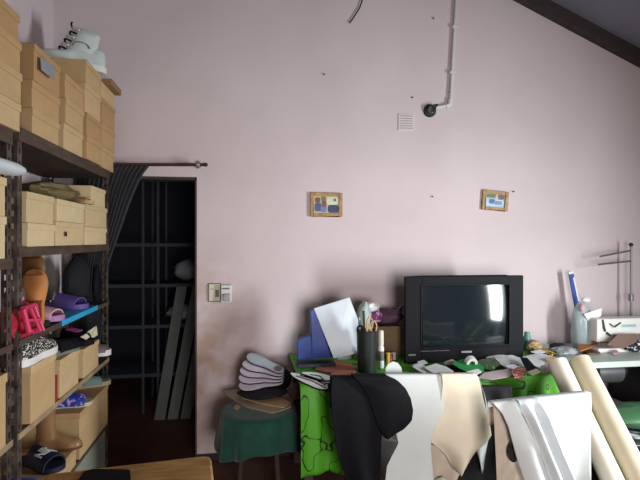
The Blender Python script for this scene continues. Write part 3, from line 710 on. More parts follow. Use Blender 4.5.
# fan of shoe soles leaning on the dark bundle
tag(MB().ball((.20, -.24, .63), (.10, .07, .08), 20, 12, .08, 6).build('dark_bag', M_blackcloth, smooth=True), 'small dark bag behind the soles, holding up the brown sheet', 'bag')
tag(MB().ball((.10, -.37, .582), (.16, .1, .0325), 20, 12, .08, 3).build('dark_bundle', M_blackcloth, smooth=True), 'flat dark cloth bundle on the stool beneath the fanned soles', 'bundle')
flat('leather_sheet', 'thin brown sheet lying on the dark bundle behind the shoe soles', 'leather', zoom([(262,128),(300,112),(420,95),(440,85),(435,105),(390,122),(300,138)], 200, 330, 4.8), .712, M_kraft, .006)
fan = [(-6, M_lilacs, 'lowest of the fanned lilac shoe soles on the stool'), (5, M_lilacs, 'second lowest of the fanned lilac shoe soles on the stool'), (15, M_lilacs, 'third of the fanned lilac shoe soles on the stool'),
       (25, M_lilacs, 'fourth fanned lilac shoe sole, just under the blue-grey one'), (37, M_greys, 'blue-grey shoe sole lying topmost on the fan of soles')]
TILT = math.radians(27); nrm = Vector((0, -math.sin(TILT), math.cos(TILT)))
piv = Vector((at_y(284, 385, -.40).x, -.35, .638))
for k, (ang, m, lab) in enumerate(fan):
    r = thing('shoe_sole', lab, 'sole', piv+nrm*(.0195*k), (0, 0, 0), 'fan of shoe soles on the stool')
    r.rotation_euler = (Matrix.Rotation(TILT, 4, 'X') @ Matrix.Rotation(PI-math.radians(ang), 4, 'Z')).to_euler()
    mb = MB(); add_sole(mb, .29, .092, .005, .0155); mb.build('foam', m, r, world=False, smooth=True)
    mb = MB(); add_sole(mb, .29, .092, -.003, .005, .002); mb.build('outsole', M_black, r, world=False, smooth=True)
    if k == 4:
        MB().lathe([(0, .016), (.026, .016), (.026, .0175), (0, .0175)], 18, Matrix.Translation((.045, 0, 0)), cap=False).build('heel_patch', M_greyrub, r, world=False)
tag(MB().ball((.30, -.5, .62), (.05, .08, .05), 14, 8, .15, 9).build('maroon_scrap', mat('maroon_cloth', '46262a', .7, .3), smooth=True), 'crumpled dark maroon scrap between the soles and the green table', 'scrap')

# ------------------------------------------------------------------ work table with green cloth
TX0, TX1, TY0, TY1, TZ = .30, 2.06, -.80, -.06, .75
r = thing('work_table', 'work table carrying the television under a green cloth', 'table', ((TX0+TX1)/2, (TY0+TY1)/2, 0))
MB().box((TX0, TY0, TZ-.03), (TX1, TY1, TZ)).build('tabletop', M_woodd, r)
for x in (TX0+.05, TX1-.05):
    for y in (TY0+.05, TY1-.05): MB().box((x-.025, y-.025, 0), (x+.025, y+.025, TZ-.03)).build('leg', M_woodd, r)
def tcl(u, v):
    x = TX0-.004+(TX1-TX0+.008)*u
    if v < .45:
        return Vector((x, TY1+(TY0-.006-TY1)*(v/.45), TZ+.003))
    t = (v-.45)/.55; f = min(1, t*4)
    return Vector((x, TY0-.008-.02*f-f*.02*math.sin(x*22+1.2)-.012*f*math.sin(x*51), TZ+.003-.004*f-.5*t))
def tcs(u, v):
    y = TY0+(TY1-TY0)*u; f = min(1, v*4)
    return Vector((TX0-.006-.012*f-.01*f*math.sin(y*24), y, TZ+.003-.42*v))
mb = MB(); mb.grid(tcl, 150, 40)
tag(mb.build('tablecloth', M_scroll, smooth=True, solid=.002, angle=180), 'bright green tablecloth with thin black scrolls over the work table', 'tablecloth')
ZT = TZ+.006

# television
TVY = -.46
a0, a1 = at_y(405.5, 275, TVY), at_y(523.5, 271.5, TVY); b0 = at_y(408, 361, TVY)
TX, TW = a0.x, a1.x-a0.x; TB = ZT+.001; TT = a0.z-.012
r = thing('crt_television', 'black boxy tube television on the green cloth', 'television', ((a0.x+a1.x)/2, TVY, TB))
cx = (a0.x+a1.x)/2; W2, H2 = TW/2, TT-TB
mb = MB()
def rr(x0, x1, z0, z1, y): return [Vector((x0, y, z0)), Vector((x1, y, z0)), Vector((x1, y, z1)), Vector((x0, y, z1))]
# front shell as a frame around the screen opening
sx0, sx1, sz0, sz1 = cx-W2+.115, cx+W2-.105, TB+.105, TT-.062
fy = TVY
mb.box((cx-W2, fy, TB), (sx0, fy+.035, TT)).box((sx1, fy, TB), (cx+W2, fy+.035, TT)).box((sx0, fy, sz1), (sx1, fy+.035, TT)).box((sx0, fy, TB), (sx1, fy+.035, sz0))
mb.build('front_frame', M_tv, r, bevel=.004)
mb = MB(); mb.loft([rr(cx-W2+.012, cx+W2-.012, TB+.004, TT-.012, fy+.034), rr(cx-W2+.06, cx+W2-.06, TB+.004, TT-.05, fy+.15), rr(cx-.24, cx+.24, TB+.02, TT-.1, fy+.34), rr(cx-.2, cx+.2, TB+.05, TT-.16, fy+.405)])
mb.build('rear_housing', M_tv, r, bevel=.006)
mb = MB()
mb.grid(lambda u, v: Vector((sx0+(sx1-sx0)*u, fy+.026-.022*(1-(2*u-1)**2)-.011*(1-(2*v-1)**2), sz0+(sz1-sz0)*v)), 24, 18)
mb.build('screen', M_glass, r, smooth=True, angle=180)
mb = MB(); e = .012
for a, b in (((sx0-e, sz0-e), (sx0, sz1+e)), ((sx1, sz0-e), (sx1+e, sz1+e)), ((sx0, sz1), (sx1, sz1+e)), ((sx0, sz0-e), (sx1, sz0))): mb.box((a[0], fy-.005, a[1]), (b[0], fy+.01, b[1]))
mb.build('bezel', M_tv2, r, bevel=.002)
MB().box((sx0-.01, fy-.003, TB+.075), (sx0+.19, fy+.002, TB+.078)).build('trim_line', M_steel, r)
MB().box((cx-W2+.02, fy-.003, TB+.05), (cx-W2+.07, fy+.001, TB+.06)).build('control_label', M_greyrub, r)
mb = MB()
for k in range(6): mb.box((cx-.03+.0125*k, fy-.003, TB+.056), (cx-.03+.0125*k+.009, fy+.001, TB+.068))
mb.build('maker_plate', mat('silver_print', 'b4b6ba', .4, .05), r)

# items to the left of the television
def quadslab(name, m, corners, thick, parent=None, **k):
    return MB().prism(corners, thick).build(name, m, parent, **k)
r = thing('ring_binder', 'blue plastic folder standing on the green table', 'folder', (.42, -.45, ZT))
yb = -.42
quadslab('spine', M_blue, [at_y(310.5, 311, yb), at_y(316, 308.5, yb), at_y(333, 357, yb+0), at_y(312, 359, yb)], (0, .05, 0), r, bevel=.004)
quadslab('cover', M_blue, [at_y(297.5, 340, yb+.005), at_y(311, 335, yb+.005), at_y(314, 359, yb+.005), at_y(297.5, 360, yb+.005)], (0, .04, 0), r, bevel=.004)
tag(MB().box((at_y(297, 361, -.4).x, -.47, ZT), (at_y(334, 361, -.4).x, -.34, ZT+.022)).build('grey_book', mat('slate_book', '3c4550', .6, .15), bevel=.003), 'flat slate-grey book under the blue folder', 'book')
yw = -.47
tag(MB().prism([at_y(334, 358.5, yw-.03), at_y(362, 352, yw-.03), at_y(366, 340, yw), at_y(349.5, 297.5, yw+.05), at_y(314, 308.5, yw+.05)], (0, .008, 0)).build('white_sheet', M_board_w), 'big white board sheet propped against the blue folder', 'sheet')
q = at_z(346, 360, ZT)
tag(MB().prism([Vector((q.x+.05*math.cos(a)*1.1, q.y+.02, ZT+.08*math.sin(a)*1.15)) for a in [PI*k/14 for k in range(15)]], (0, .012, 0)).build('grey_cutout', mat('grey_taupe_leather', '857f80', .7, .08)), 'rounded grey cut-out standing before the white board sheet', 'leather')
pc_ = at_z(366.5, 371, ZT); pr_ = .062; ph_ = .255
r = thing('tool_pot', 'tall black pot full of tools on the green table', 'pot', (pc_.x, pc_.y, ZT))
MB().lathe([(.004, .004), (pr_*.88, .0), (pr_*.9, .01), (pr_, ph_-.012), (pr_+.003, ph_), (pr_-.004, ph_), (pr_*.85, .03), (.004, .03)], 28).build('body', M_darkpl, r, world=False, smooth=True)
def held(name, label, cat, path, rad, m, r1=None, extra=None):
    o = MB().tube([Vector(p)+Vector((pc_.x, pc_.y, ZT)) for p in path], rad, 8, r1).build(name, m, smooth=True)
    return tag(o, label, cat, 'tools standing in the black pot')
held('brush', 'thin wooden-handled tool in the black pot, leaning towards the white board', 'tool', [(-.01, -.02, .05), (-.005, -.03, .31)], .006, M_kraft)
held('awl', 'olive-handled tool upright in the black pot', 'tool', [(-.02, .0, .05), (-.028, .0, .28)], .009, mat('olive_handle', '6f6a3a', .5, .2))
held('pencil', 'cream pencil in the black pot', 'tool', [(.01, .02, .05), (.02, .02, .34)], .005, M_pvcw)
held('marker_pen', 'brown marker in the black pot, leaning towards the television', 'tool', [(.02, -.01, .05), (.035, -.02, .31)], .007, M_brownl)
held('paint_brush', 'brush with a dark tip standing tallest in the black pot', 'brush', [(.0, .02, .05), (-.012, .03, .37)], .005, M_woodd, .008)
held('ruler', 'greenish steel ruler in the black pot behind the awl', 'ruler', [(-.03, .02, .05), (-.04, .03, .33)], .007, M_steel)
for k, (x, lab) in enumerate(((.012, 'tan looped scissor handle in the black pot, nearest the pencil'), (.035, 'tan looped scissor handle at the television side of the black pot'))):
    P = [Vector((pc_.x+x+.02*math.cos(a), pc_.y-.03-.005*k, ZT+.30+.035*math.sin(a)-.02*k)) for a in [2*PI*j/16 for j in range(16)]]
    mb = MB().tube(P, .0045, 6, closed=True); mb.tube([(pc_.x+x, pc_.y-.03-.005*k, ZT+.265-.02*k), (pc_.x+x*.5, pc_.y-.02, ZT+.08)], .005, 6)
    tag(mb.build('scissors', M_kraft, smooth=True), lab, 'scissors', 'tools standing in the black pot')
P = [Vector((pc_.x-.045+.018*math.cos(a), pc_.y-.02, ZT+.268+.018*math.sin(a))) for a in [2*PI*j/16 for j in range(16)]]
mb = MB().tube(P, .006, 6, closed=True); mb.tube([(pc_.x-.045, pc_.y-.02, ZT+.25), (pc_.x-.03, pc_.y-.015, ZT+.08)], .006, 6)
tag(mb.build('scissors', M_black, smooth=True), 'black-handled scissors at the rim of the black pot', 'scissors', 'tools standing in the black pot')
# carton and floral bag behind
c0, c1 = at_y(374, 357, -.28), at_y(406, 326, -.28)
tag(MB().box((c0.x, -.28, ZT), (c1.x-.035, -.1, c1.z)).build('brown_carton', mat('dark_card', '6b5740', .8, .12), bevel=.003), 'brown carton behind the black pot and beside the television', 'carton')
zf = c1.z+.001
q = at_y(388, 315, -.2)
r = thing('gift_bag', 'plum and magenta floral bag lying on the brown carton', 'bag', (q.x, -.2, zf))
mb = MB(); mb.ball((q.x-.005, -.2, zf+.055), (.125, .065, .05), 22, 12, .12, 2, .1); mb.build('bag_body', M_plum, r, smooth=True, angle=25)
mb = MB(); mb.ball((at_y(375, 313, -.25).x, -.26, zf+.075), (.045, .03, .05), 16, 10, .15, 4, .15); mb.build('flower_print', mat('magenta_print_white', 'a0418c', .6, .2, 40, hex2='d9c3d6', thresh=.56), r, smooth=True, angle=25)
q2 = at_y(404, 305, -.2)
MB().prism([at_y(384, 313, -.22), at_y(398, 310, -.22), at_y(403, 304, -.2), at_y(402, 312, -.2), at_y(390, 320, -.22)], (0, .01, 0)).build('top_fold', M_grey, r)
r = thing('plastic_wrap', 'crumpled pale plastic wrapper standing behind the black pot', 'wrapper', (at_y(362, 330, -.3).x, -.3, ZT))
mb = MB(); c = at_y(363, 335, -.3); rings = []
for i, (py, w, sx) in enumerate(((356, .045, 0), (338, .045, .0), (325, .042, -.005), (314, .05, .0), (305, .03, .01), (301, .008, .012))):
    q = at_y(363, py, -.3)
    rings.append([Vector((q.x+sx+w*(1+.25*math.sin(3*a+i))*math.cos(a), -.3+.04*math.sin(a), q.z)) for a in [2*PI*k/14 for k in range(14)]])
rings = [[Vector((p.x, p.y, ZT)) for p in rings[0]]]+rings[1:]
mb.loft(rings); mb.build('film', mat('pale_wrap', '93a39c', .4, .2, 20, .3), r, smooth=True, angle=60)
MB().ball(at_y(372, 307, -.29), (.055, .03, .03), 16, 10, .25, 6, .2).build('white_crumple', M_paper, r, smooth=True, angle=20)
q = at_z(381, 368, ZT)
r = thing('glue_bottle', 'slim white glue bottle with a cream cap beside the black pot', 'bottle', (q.x, q.y, ZT))
MB().lathe([(.017, 0), (.019, .004), (.019, .13), (.013, .145)], 16).build('body', M_paper, r, world=False, smooth=True)
MB().lathe([(.0195, .05), (.0195, .11)], 16, cap=False).build('paper_band', M_greyrub, r, world=False, smooth=True)
MB().lathe([(.0155, .145), (.0175, .15), (.016, .235), (.012, .24)], 14).build('cap', M_pvcw, r, world=False, smooth=True)
for k, (px, py, m, lab) in enumerate(((388, 352, M_yellow, 'small yellow cap next to the glue bottle'), (390, 358, M_orange, 'small rust-red reel next to the glue bottle'), (394, 352, M_paper, 'small white reel near the television corner'))):
    q = at_z(px, 364-k, ZT); h = .05+.012*(2-k)
    tag(MB().lathe([(.014, 0), (.016, .004), (.011, .01), (.011, h-.01), (.016, h-.004), (.014, h)], 14, Matrix.Translation((q.x+.01*k, q.y+.03*k, ZT))).build('thread_reel', m, smooth=True), lab, 'reel', 'small reels by the glue bottle')

# leather pieces on the table top
GT = 'leather pieces on the work table'
flat('leather_piece', 'terracotta leather cut-out on the green cloth before the white board', 'leather', [(315,370),(320,364),(332,361),(345,362),(357,368),(352,374),(338,374),(326,373)], ZT, M_terra, .005, GT)
flat('leather_piece', 'terracotta leather piece overlapping the other, nearest the table edge', 'leather', [(330,375),(334,372),(346,371),(356,371),(350,378),(340,380)], ZT+.006, M_terra, .005, GT)
def at_tilt(px, py, z0, k=.32):
    v = ray(px, py); t = (z0+k*(CAMP.y+.80)-CAMP.z)/(v.z-k*v.y); return CAMP+v*t
def upper_piece(label, pxs, z, lines):
    P = [at_tilt(x, y, z) for x, y in pxs]; Q = []
    for i in range(len(P)):
        a, b = P[i], P[(i+1) % len(P)]; Q += [a.lerp(b, .18), a.lerp(b, .82)]
    c = sum(Q, Vector())/len(Q)
    r = thing('shoe_upper', label, 'shoe upper', (c.x, c.y, z), group='white shoe uppers on the table edge')
    MB().prism([c+(p-c)*1.07-Vector((0, 0, .006)) for p in Q], (0, 0, .008)).build('black_backing', M_black, r)
    MB().prism([p+Vector((0, 0, .0025)) for p in Q], (0, 0, .003)).build('white_face', M_paper, r)
    for ln in lines:
        MB().tube([at_tilt(x, y, z+.0065) for x, y in ln], .003, 6).build('black_line', M_black, r)
ZE = ZT+.012
upper_piece('white shoe upper with black outline, lying nearest the stool', [(290,373.5),(296,374),(312,377),(327,384),(328,390),(318,389),(304,383),(293,377)], ZE, [[(296,376),(312,381),(326,388)], [(300,375.5),(316,380),(326,385.5)]])
upper_piece('white shoe upper with black outline, touching the black leather', [(330,384),(342,382),(356,381),(355,387),(347,391.5),(337,391),(331,388)], ZE+.004, [[(332,388),(341,389),(353,385.5)], [(334,384.5),(341,385.5),(348,383)]])
upper_piece('white shoe upper with curved black line, behind the other two uppers', [(300,373),(314,373),(328,376),(335,379),(330,383),(322,381),(310,377)], ZE+.012, [[(310,374.5),(320,376),(324,380)], [(304,374.5),(318,379),(328,381)]])
# scraps and papers in front of the television
GS = 'scraps on the table before the television'
flat('leather_scrap', 'white rounded leather scrap beside the white drape, before the television', 'scrap', [(412,367),(420,363.5),(428,368),(436,371),(428,375),(420,372)], ZT, M_paper, .004, GS)
flat('leather_scrap', 'white pointed leather scrap behind the cream drape', 'scrap', [(424,368),(436,364),(446,367),(454,372),(444,375),(432,373)], ZT+.005, M_paper, .004, GS)
flat('leather_scrap', 'small white scrap under the television control label', 'scrap', [(411,365.5),(418,363.5),(423,366.5),(417,369)], ZT+.005, M_pvcw, .003, GS)
flat('leather_scrap', 'black leather scrap between white scraps before the television', 'scrap', [(443,367),(452,365),(466,369),(460,374),(452,371)], ZT+.0005, M_black, .004, GS)
flat('fabric_scrap', 'emerald green fabric scrap under the tape roll', 'scrap', [(452,364),(462,359.5),(472,360),(484,367),(484,374),(474,375),(460,369)], ZT+.006, M_green, .003, GS)
r = thing('tape_roll', 'white roll of tape before the television logo', 'tape', at_z(471, 368, ZT+.01))
MB().lathe([(.018, -.018), (.036, -.018), (.036, .018), (.018, .018), (.018, -.018)], 20, Matrix.Translation((0, 0, .037)) @ Matrix.Rotation(math.radians(80), 4, 'X') @ Matrix.Rotation(.5, 4, 'X'), cap=False).build('ring', M_paper, r, world=False, smooth=True)
MB().lathe([(.016, -.0185), (.0185, -.0185), (.0185, .0185), (.016, .0185), (.016, -.0185)], 20, Matrix.Translation((0, 0, .037)) @ Matrix.Rotation(math.radians(80), 4, 'X') @ Matrix.Rotation(.5, 4, 'X'), cap=False).build('core', M_greyrub, r, world=False, smooth=True)
flat('fabric_scrap', 'olive printed fabric scrap beside the tape roll', 'scrap', [(478,361),(490,358),(500,364),(492,371),(480,368)], ZT+.004, mat('olive_print', '566b48', .7, .2, 60, hex2='93a58a', thresh=.6), .004, GS)
flat('printed_paper', 'grey printed paper sheet lying across the front of the television', 'paper', [(494,357),(512,355),(525,360),(526,366),(508,369),(500,364)], ZT+.010, M_news, .002, GS)
flat('printed_paper', 'pinkish printed paper at the table edge behind the black fabric', 'paper', [(478,378),(484,373),(508,369),(513,372),(510,377),(492,380)], ZT+.003, mat('pink_paper', 'b9a9ac', .7, .08), .002, GS)
flat('printed_paper', 'grey printed paper sheet to the side of the television', 'paper', [(522,357),(540,353),(553,357),(556,364),(540,368),(528,364)], ZT+.004, M_news, .002, GS)
flat('dark_strap', 'dark strap curling over the paper near the rolls', 'strap', [(520,358),(527,358),(536,368),(534,374),(527,371)], ZT+.014, M_black, .004, GS)
flat('red_packet', 'rust-red and white packet on the table edge', 'packet', [(511,372),(520,368),(526,371),(524,378),(514,379)], ZT+.006, mat('red_white_print', 'a5432f', .5, .1, 90, hex2='d8cfc9', thresh=.58), .012, GS)
flat('red_packet', 'small grey and rust packet in front of the cream rolls', 'packet', [(540,368),(548,365),(552,369),(549,374),(541,373)], ZT+.006, mat('grey_rust_print', 'a7a3a2', .5, .1, 90, hex2='99503c', thresh=.58), .012, GS)
for k, (pxs, m, lab) in enumerate((
    ([(417,362),(424,360),(428,363),(421,365)], M_paper, 'tiny white scrap against the television front, at its doorway-side corner'),
    ([(444,362),(452,359.5),(457,362),(450,365.5),(445,365)], M_pvcw, 'small cream scrap behind the black scrap at the television front'),
    ([(486,357.5),(500,354),(508,356),(497,360),(489,360.5)], M_paper, 'long white paper strip at the television foot'),
    ([(505,366),(514,364.5),(519,367),(511,369.5)], M_paper, 'white paper corner just behind the red packet'),
    ([(527,372),(536,369),(541,372),(533,376)], M_pvcw, 'cream paper scrap in front of the dark strap'),
    ([(544,359),(553,356.5),(560,360),(552,363)], M_kraft, 'tan card scrap on grey paper right by the rolls'),
    ([(530,352),(540,349.5),(546,352),(538,354.5)], M_paper, 'white scrap at the foot of the crumpled tan paper'),
    ([(466,372),(478,369),(482,372),(474,376)], M_paper, 'white scrap between tape roll and pinkish paper'))):
    flat('paper_scrap', lab, 'scrap', pxs, ZT+.012+.0025*k, m, .002, GS)
# pile to the right of the television
for k, (px, py, rx, rz_, m, lab) in enumerate(((534, 347, .05, .045, M_kraft, 'crumpled tan paper beside the television side'), (546, 350, .05, .022, mat('yellow_black_print', '1a1a1a', .6, .1, 45, hex2='cfae3c', thresh=.5), 'crumpled yellow and black bits in the pile right of the television'),
                                         (558, 352, .06, .03, M_blackcloth, 'low black cloth scrap in the pile by the sewing table'), (563, 343, .10, .03, mat('silver_cloth', '8c9094', .45, .15), 'silvery grey folded cloth behind the scrap pile'))):
    q = at_y(px, py, -.3-.1*(k % 2)); 
    tag(MB().ball((q.x, q.y, ZT+rz_), (rx, .06, rz_), 20, 10, .2, k*3+1, .16).build('scrap_heap', m, smooth=True, angle=22), lab, 'scrap', 'scraps heaped right of the television')
q = at_y(527, 332, -.2)
tag(MB().lathe([(.026, 0), (.028, .004), (.028, .09), (.02, .105), (.02, .13), (.0, .132)], 16, Matrix.Translation((q.x, q.y, ZT))).build('teal_bottle', mat('teal_plastic', '4f8d8a', .4, .1), smooth=True), 'small teal bottle just behind the television edge', 'bottle')

# ------------------------------------------------------------------ leathers hung over two stands before the table
def stand(label, x0, x1, y, z0, z1):
    r = thing('hanging_stand', label, 'stand', ((x0+x1)/2, y, 0))
    MB().tube([(x0, y, z0), (x1, y, z1)], .011, 10).build('rail', M_darkpl, r, smooth=True)
    for x, z in ((x0+.12, z0), (x1-.12, z1)):
        MB().tube([(x, y, z), (x, y, .02)], .011, 10).build('post', M_darkpl, r, smooth=True)
        MB().tube([(x, y-.2, .012), (x, y+.14, .012)], .012, 8).build('foot', M_darkpl, r, smooth=True)
YA = -1.02
zA = at_y(400, 375.5, YA).z-.018
stand('dark metal stand under the black, white and cream leathers', .40, 1.06, YA, zA, zA)
def rows(tab):
    def f(v):
        for a, b in zip(tab, tab[1:]):
            if a[0] <= v <= b[0]:
                t = (v-a[0])/(b[0]-a[0]); return [p+(q-p)*t for p, q in zip(a, b)]
        return tab[-1]
    return f
def drape(name, label, tab, y, m, fold, back=.14, th=.003, group='leathers hung before the table', top=None, nu=40, nv=40, parent=None):
    """tab rows: (py, px_left, px_right); the sheet goes over the rail and hangs behind it too"""
    f = rows(tab); p0, p1 = tab[0][0], tab[-1][0]
    def fn(u, v):
        if v < .2:
            t = v/.2            # behind the rail -> over it
            py, l, rgt = f(p0); px = l+(rgt-l)*u
            q = at_y(px, p0 if top is None else top(u), y)
            if t < .6: s = t/.6; return Vector((q.x, y+.034, q.z-.018-back*(1-s)))
            a = PI*(t-.6)/.4; return Vector((q.x, y+.017+.017*math.cos(a)-.0*t, q.z-.018+.018*math.sin(a)))
        t = (v-.2)/.8; py, l, rgt = f(p0+(p1-p0)*t); px = l+(rgt-l)*u
        if top is not None: py = py+(top(u)-p0)*(1-t)
        q = at_y(px, py, y)
        q.y += -.02+fold(u, t)*min(1, t*6) 
        q.z -= .018*(1-min(1, t*12))*0
        return q
    o = MB().grid(fn, nu, nv).build(name, m, parent, smooth=True, solid=th, angle=180)
    if parent is None: tag(o, label, 'leather', group)
    return o
tag(MB().prism([at_y(386, 378, -.93), at_y(385.5, 369, -.93), at_y(388, 364, -.93), at_y(393, 361.5, -.93), at_y(398, 363, -.93), at_y(401.5, 368, -.93), at_y(403, 378, -.93)], (0, .004, 0)).build('leather_flap', M_white), 'small rounded white leather lobe sticking up behind the black leather', 'leather')
# black leather, two panels
drape('leather_hide', 'black leather hanging nearest the green tablecloth corner', [(376, 331, 372), (390, 329.5, 376), (410, 330, 380), (440, 334, 384), (460, 339, 381), (482, 347, 376)], YA-.02, M_black,
      lambda u, t: -.02-.03*t+.03*math.cos(u*PI*2)*t, back=.16)
drape('leather_hide', 'black leather with a rounded lobe overlapping the white leather', [(374.5, 352, 386), (379, 356, 396), (387, 362, 404), (397, 367, 409), (408, 371, 411), (418, 374, 409.5), (426, 377, 402), (431, 380, 393), (434, 382, 386)], YA-.05, M_black,
      lambda u, t: -.03*math.sin(u*PI)-.02*t, back=.1)
drape('leather_strip', 'narrow grey-edged black strip hanging below the rounded black lobe', [(432, 381, 395), (440, 380, 396), (450, 380, 391), (462, 380, 385), (472, 379, 381)], YA-.045, mat('grey_edge_leather', '2e2b2a', .5, .3),
      lambda u, t: -.02*u, back=.01)
drape('leather_hide', 'large white leather hanging between the black and the cream ones', [(374, 384, 449), (385, 392, 447), (400, 396, 444), (415, 396, 438), (425, 392, 433), (434, 388, 429), (445, 387, 428), (460, 386, 429), (485, 383, 431)], YA-.012, M_white,
      lambda u, t: .02*math.sin(u*PI*1.5+.4)*t-.015*t, back=.18)
drape('leather_hide', 'cream leather with a curled edge hanging beside the white one', [(373.5, 440, 475), (382, 441, 478), (395, 440, 480), (408, 437, 483), (420, 431, 486), (432, 425, 487.5), (440, 428, 482), (447, 438, 472), (455, 446, 466), (463, 450, 458), (467, 452, 454)], YA-.025, M_cream_l,
      lambda u, t: .05*math.cos(u*PI*1.6)*t-.03*t-.05*max(0, u-.6)*t, back=.14)
drape('leather_hide', 'pale suede underside piece showing below the cream leather', [(444, 428, 470), (452, 428, 462), (465, 430, 460), (485, 434, 448)], YA+.02, M_suede, lambda u, t: .03*math.sin(u*5)*t, back=.01)
drape('leather_strip', 'white pointed strip hanging at the curled edge of the cream leather', [(376, 474, 477), (392, 477, 481), (410, 479, 485), (430, 476, 489), (445, 473, 487), (456, 476, 485), (470, 479, 482)], YA+.012, M_white, lambda u, t: .02*math.sin(u*4+t*5), back=.05)
q = at_y(437, 482, YA-.03)
tag(MB().tube([(q.x-.06, q.y, q.z-.03), (q.x+.05, q.y+.02, q.z-.015)], .03, 16).build('leather_roll', M_white, smooth=True), 'small white rolled leather end under the suede piece', 'roll')
drape('black_cloth', 'black cloth hanging behind the cream leather towards the second stand', [(386, 462, 510), (410, 464, 512), (485, 452, 520)], YA+.05, M_blackcloth, lambda u, t: .015*math.sin(u*14), back=.05)

YB2 = -1.33
qa, qb = at_y(492, 402, YB2), at_y(590, 391.5, YB2)
stand('dark metal stand under the second white leathers', qa.x-.01, qb.x-.02, YB2, qa.z-.018, qb.z-.018)
top2 = lambda u: 402-10.5*u
drape('leather_hide', 'white leather panel folded wide beside the cream rolls', [(397, 520, 588), (410, 523, 588.5), (430, 526, 588), (450, 530, 588), (470, 536, 588), (486, 541, 588)], YB2-.012, M_white,
      lambda u, t: .012*math.sin(u*9+t)*t+.02*t*math.sin(u*3), group='white leathers on the second stand', top=lambda u: 398.5-6.8*u, back=.2)
drape('leather_hide', 'white leather flap with a cream inner curve, nearest the black cloth', [(402, 491, 523), (412, 500, 528), (425, 506, 534), (440, 510, 538), (455, 514, 540), (470, 519, 545), (486, 524, 552)], YB2-.055, M_white,
      lambda u, t: -.05*math.sin(u*PI)*min(1, t*2), group='white leathers on the second stand', top=lambda u: 402-3.4*u, back=.02)
drape('leather_hide', 'white leather strip with pleats lying over the two white panels', [(398, 516, 536), (412, 521, 541), (430, 529, 548), (450, 537, 556), (470, 545, 565), (486, 551, 572)], YB2-.09, mat('white_leather_cool', 'c3c9cb', .8, .05), 
      lambda u, t: .018*math.cos(u*PI*3)-.02, group='white leathers on the second stand', top=lambda u: 399.5-2*u, back=.2)
o = drape('leather_hide', 'pale suede leather behind the white flap, with dark oval spots', [(403, 491, 512), (420, 492, 520), (440, 493, 526), (460, 494, 530), (486, 495, 534)], YB2-.012, M_suede,
      lambda u, t: .02*math.sin(u*PI)*t, group='white leathers on the second stand', back=.1)
for px, py, rx, rz_ in ((514, 452, .03, .05), (528, 470, .03, .045)):
    q = at_y(px, py, YB2-.05)
    mb = MB().prism([Vector((q.x+rx*math.cos(a), q.y, q.z+rz_*math.sin(a))) for a in [2*PI*k/20 for k in range(20)]], (0, .003, 0))
    mb.build('oval_spot', M_blackcloth, o)
q = at_y(597, 476, -1.35)
tag(MB().ball((q.x, -1.35, q.z-.02), (.09, .06, .06), 16, 10, .1, 2).build('white_cloth', M_white, smooth=True), 'crumpled white cloth at the foot of the cream rolls', 'cloth', None) if False else None

# ------------------------------------------------------------------ two long rolls leaning on the table end
def roll(label, pt, pb, yt, zb, rad, m, rin):
    A = at_y(pt[0], pt[1], yt); B0 = at_z(pb[0], pb[1], zb)
    r = thing('material_roll', label, 'roll', B0, group='cream material rolls leaning on the table')
    n = 2
    MB().tube([B0, B0.lerp(A, .5), A], rad, 28).build('outer_layer', m, r, smooth=True)
    d = (A-B0).normalized()
    MB().tube([A-d*.01, A+d*.002], rad*.55, 20).build('core', mat('roll_core', '8d7c66', .8, .1), r, smooth=True)
roll('cream white material roll leaning beside the white leathers', (557, 362), (668, 600), -.96, .04, .054, M_roll, .03)
roll('beige material roll leaning nearest the sewing table', (579, 360), (700, 600), -.93, .045, .06, M_roll2, .03)

# ------------------------------------------------------------------ sewing table and machine
NX0, NX1, NY0, NY1, NZ = 2.10, 3.22, -.62, -.05, .755
r = thing('sewing_table', 'white-topped sewing table against the wall', 'table', (2.7, -.33, 0))
MB().box((NX0, NY0, NZ-.04), (NX1, NY1, NZ)).build('tabletop', mat('table_laminate', 'b4bdb6', .45, .05), r, bevel=.004)
for x in (NX0+.12, NX1-.08):
    for y in (NY0+.08, NY1-.06): MB().box((x-.02, y-.02, 0), (x+.02, y+.02, NZ-.04)).build('leg', M_post, r)
m0 = at_y(597, 345, -.34)
r = thing('sewing_machine', 'white industrial sewing machine on the sewing table', 'sewing machine', (m0.x+.3, -.3, NZ))
mx_, mt = m0.x, at_y(600, 319, -.34).z
MB().box((mx_-.02, -.38, NZ), (mx_+.62, -.2, NZ+.03)).build('bed_plate', M_machine, r, bevel=.004)
MB().box((mx_, -.34, mt-.17), (mx_+.13, -.24, mt)).build('needle_head', M_machine, r, bevel=.012)
MB().box((mx_+.12, -.34, mt-.12), (mx_+.52, -.22, mt)).build('arm', M_machine, r, bevel=.014)
MB().box((mx_+.42, -.35, NZ+.028), (mx_+.56, -.21, mt-.02)).build('pillar', M_machine, r, bevel=.014)
MB().lathe([(.02, -.02), (.075, -.02), (.08, 0), (.075, .02), (.02, .02)], 24, Matrix.Translation((mx_+.585, -.28, mt-.06)) @ Matrix.Rotation(PI/2, 4, 'Y')).build('hand_wheel', M_darkpl, r, smooth=True)
MB().tube([(mx_+.05, -.3, mt-.17), (mx_+.05, -.3, NZ+.035)], .008, 8).build('needle_bar', M_steel, r, smooth=True)
MB().tube([(mx_+.045, -.343, mt-.005), (mx_+.05, -.352, mt-.06), (mx_+.06, -.348, mt-.09)], .006, 6).build('take_up_lever', M_darkpl, r)
MB().tube([(mx_+.075, -.343, mt-.1), (mx_+.09, -.352, mt-.115), (mx_+.105, -.345, mt-.12)], .009, 6).build('thread_guide', M_darkpl, r)
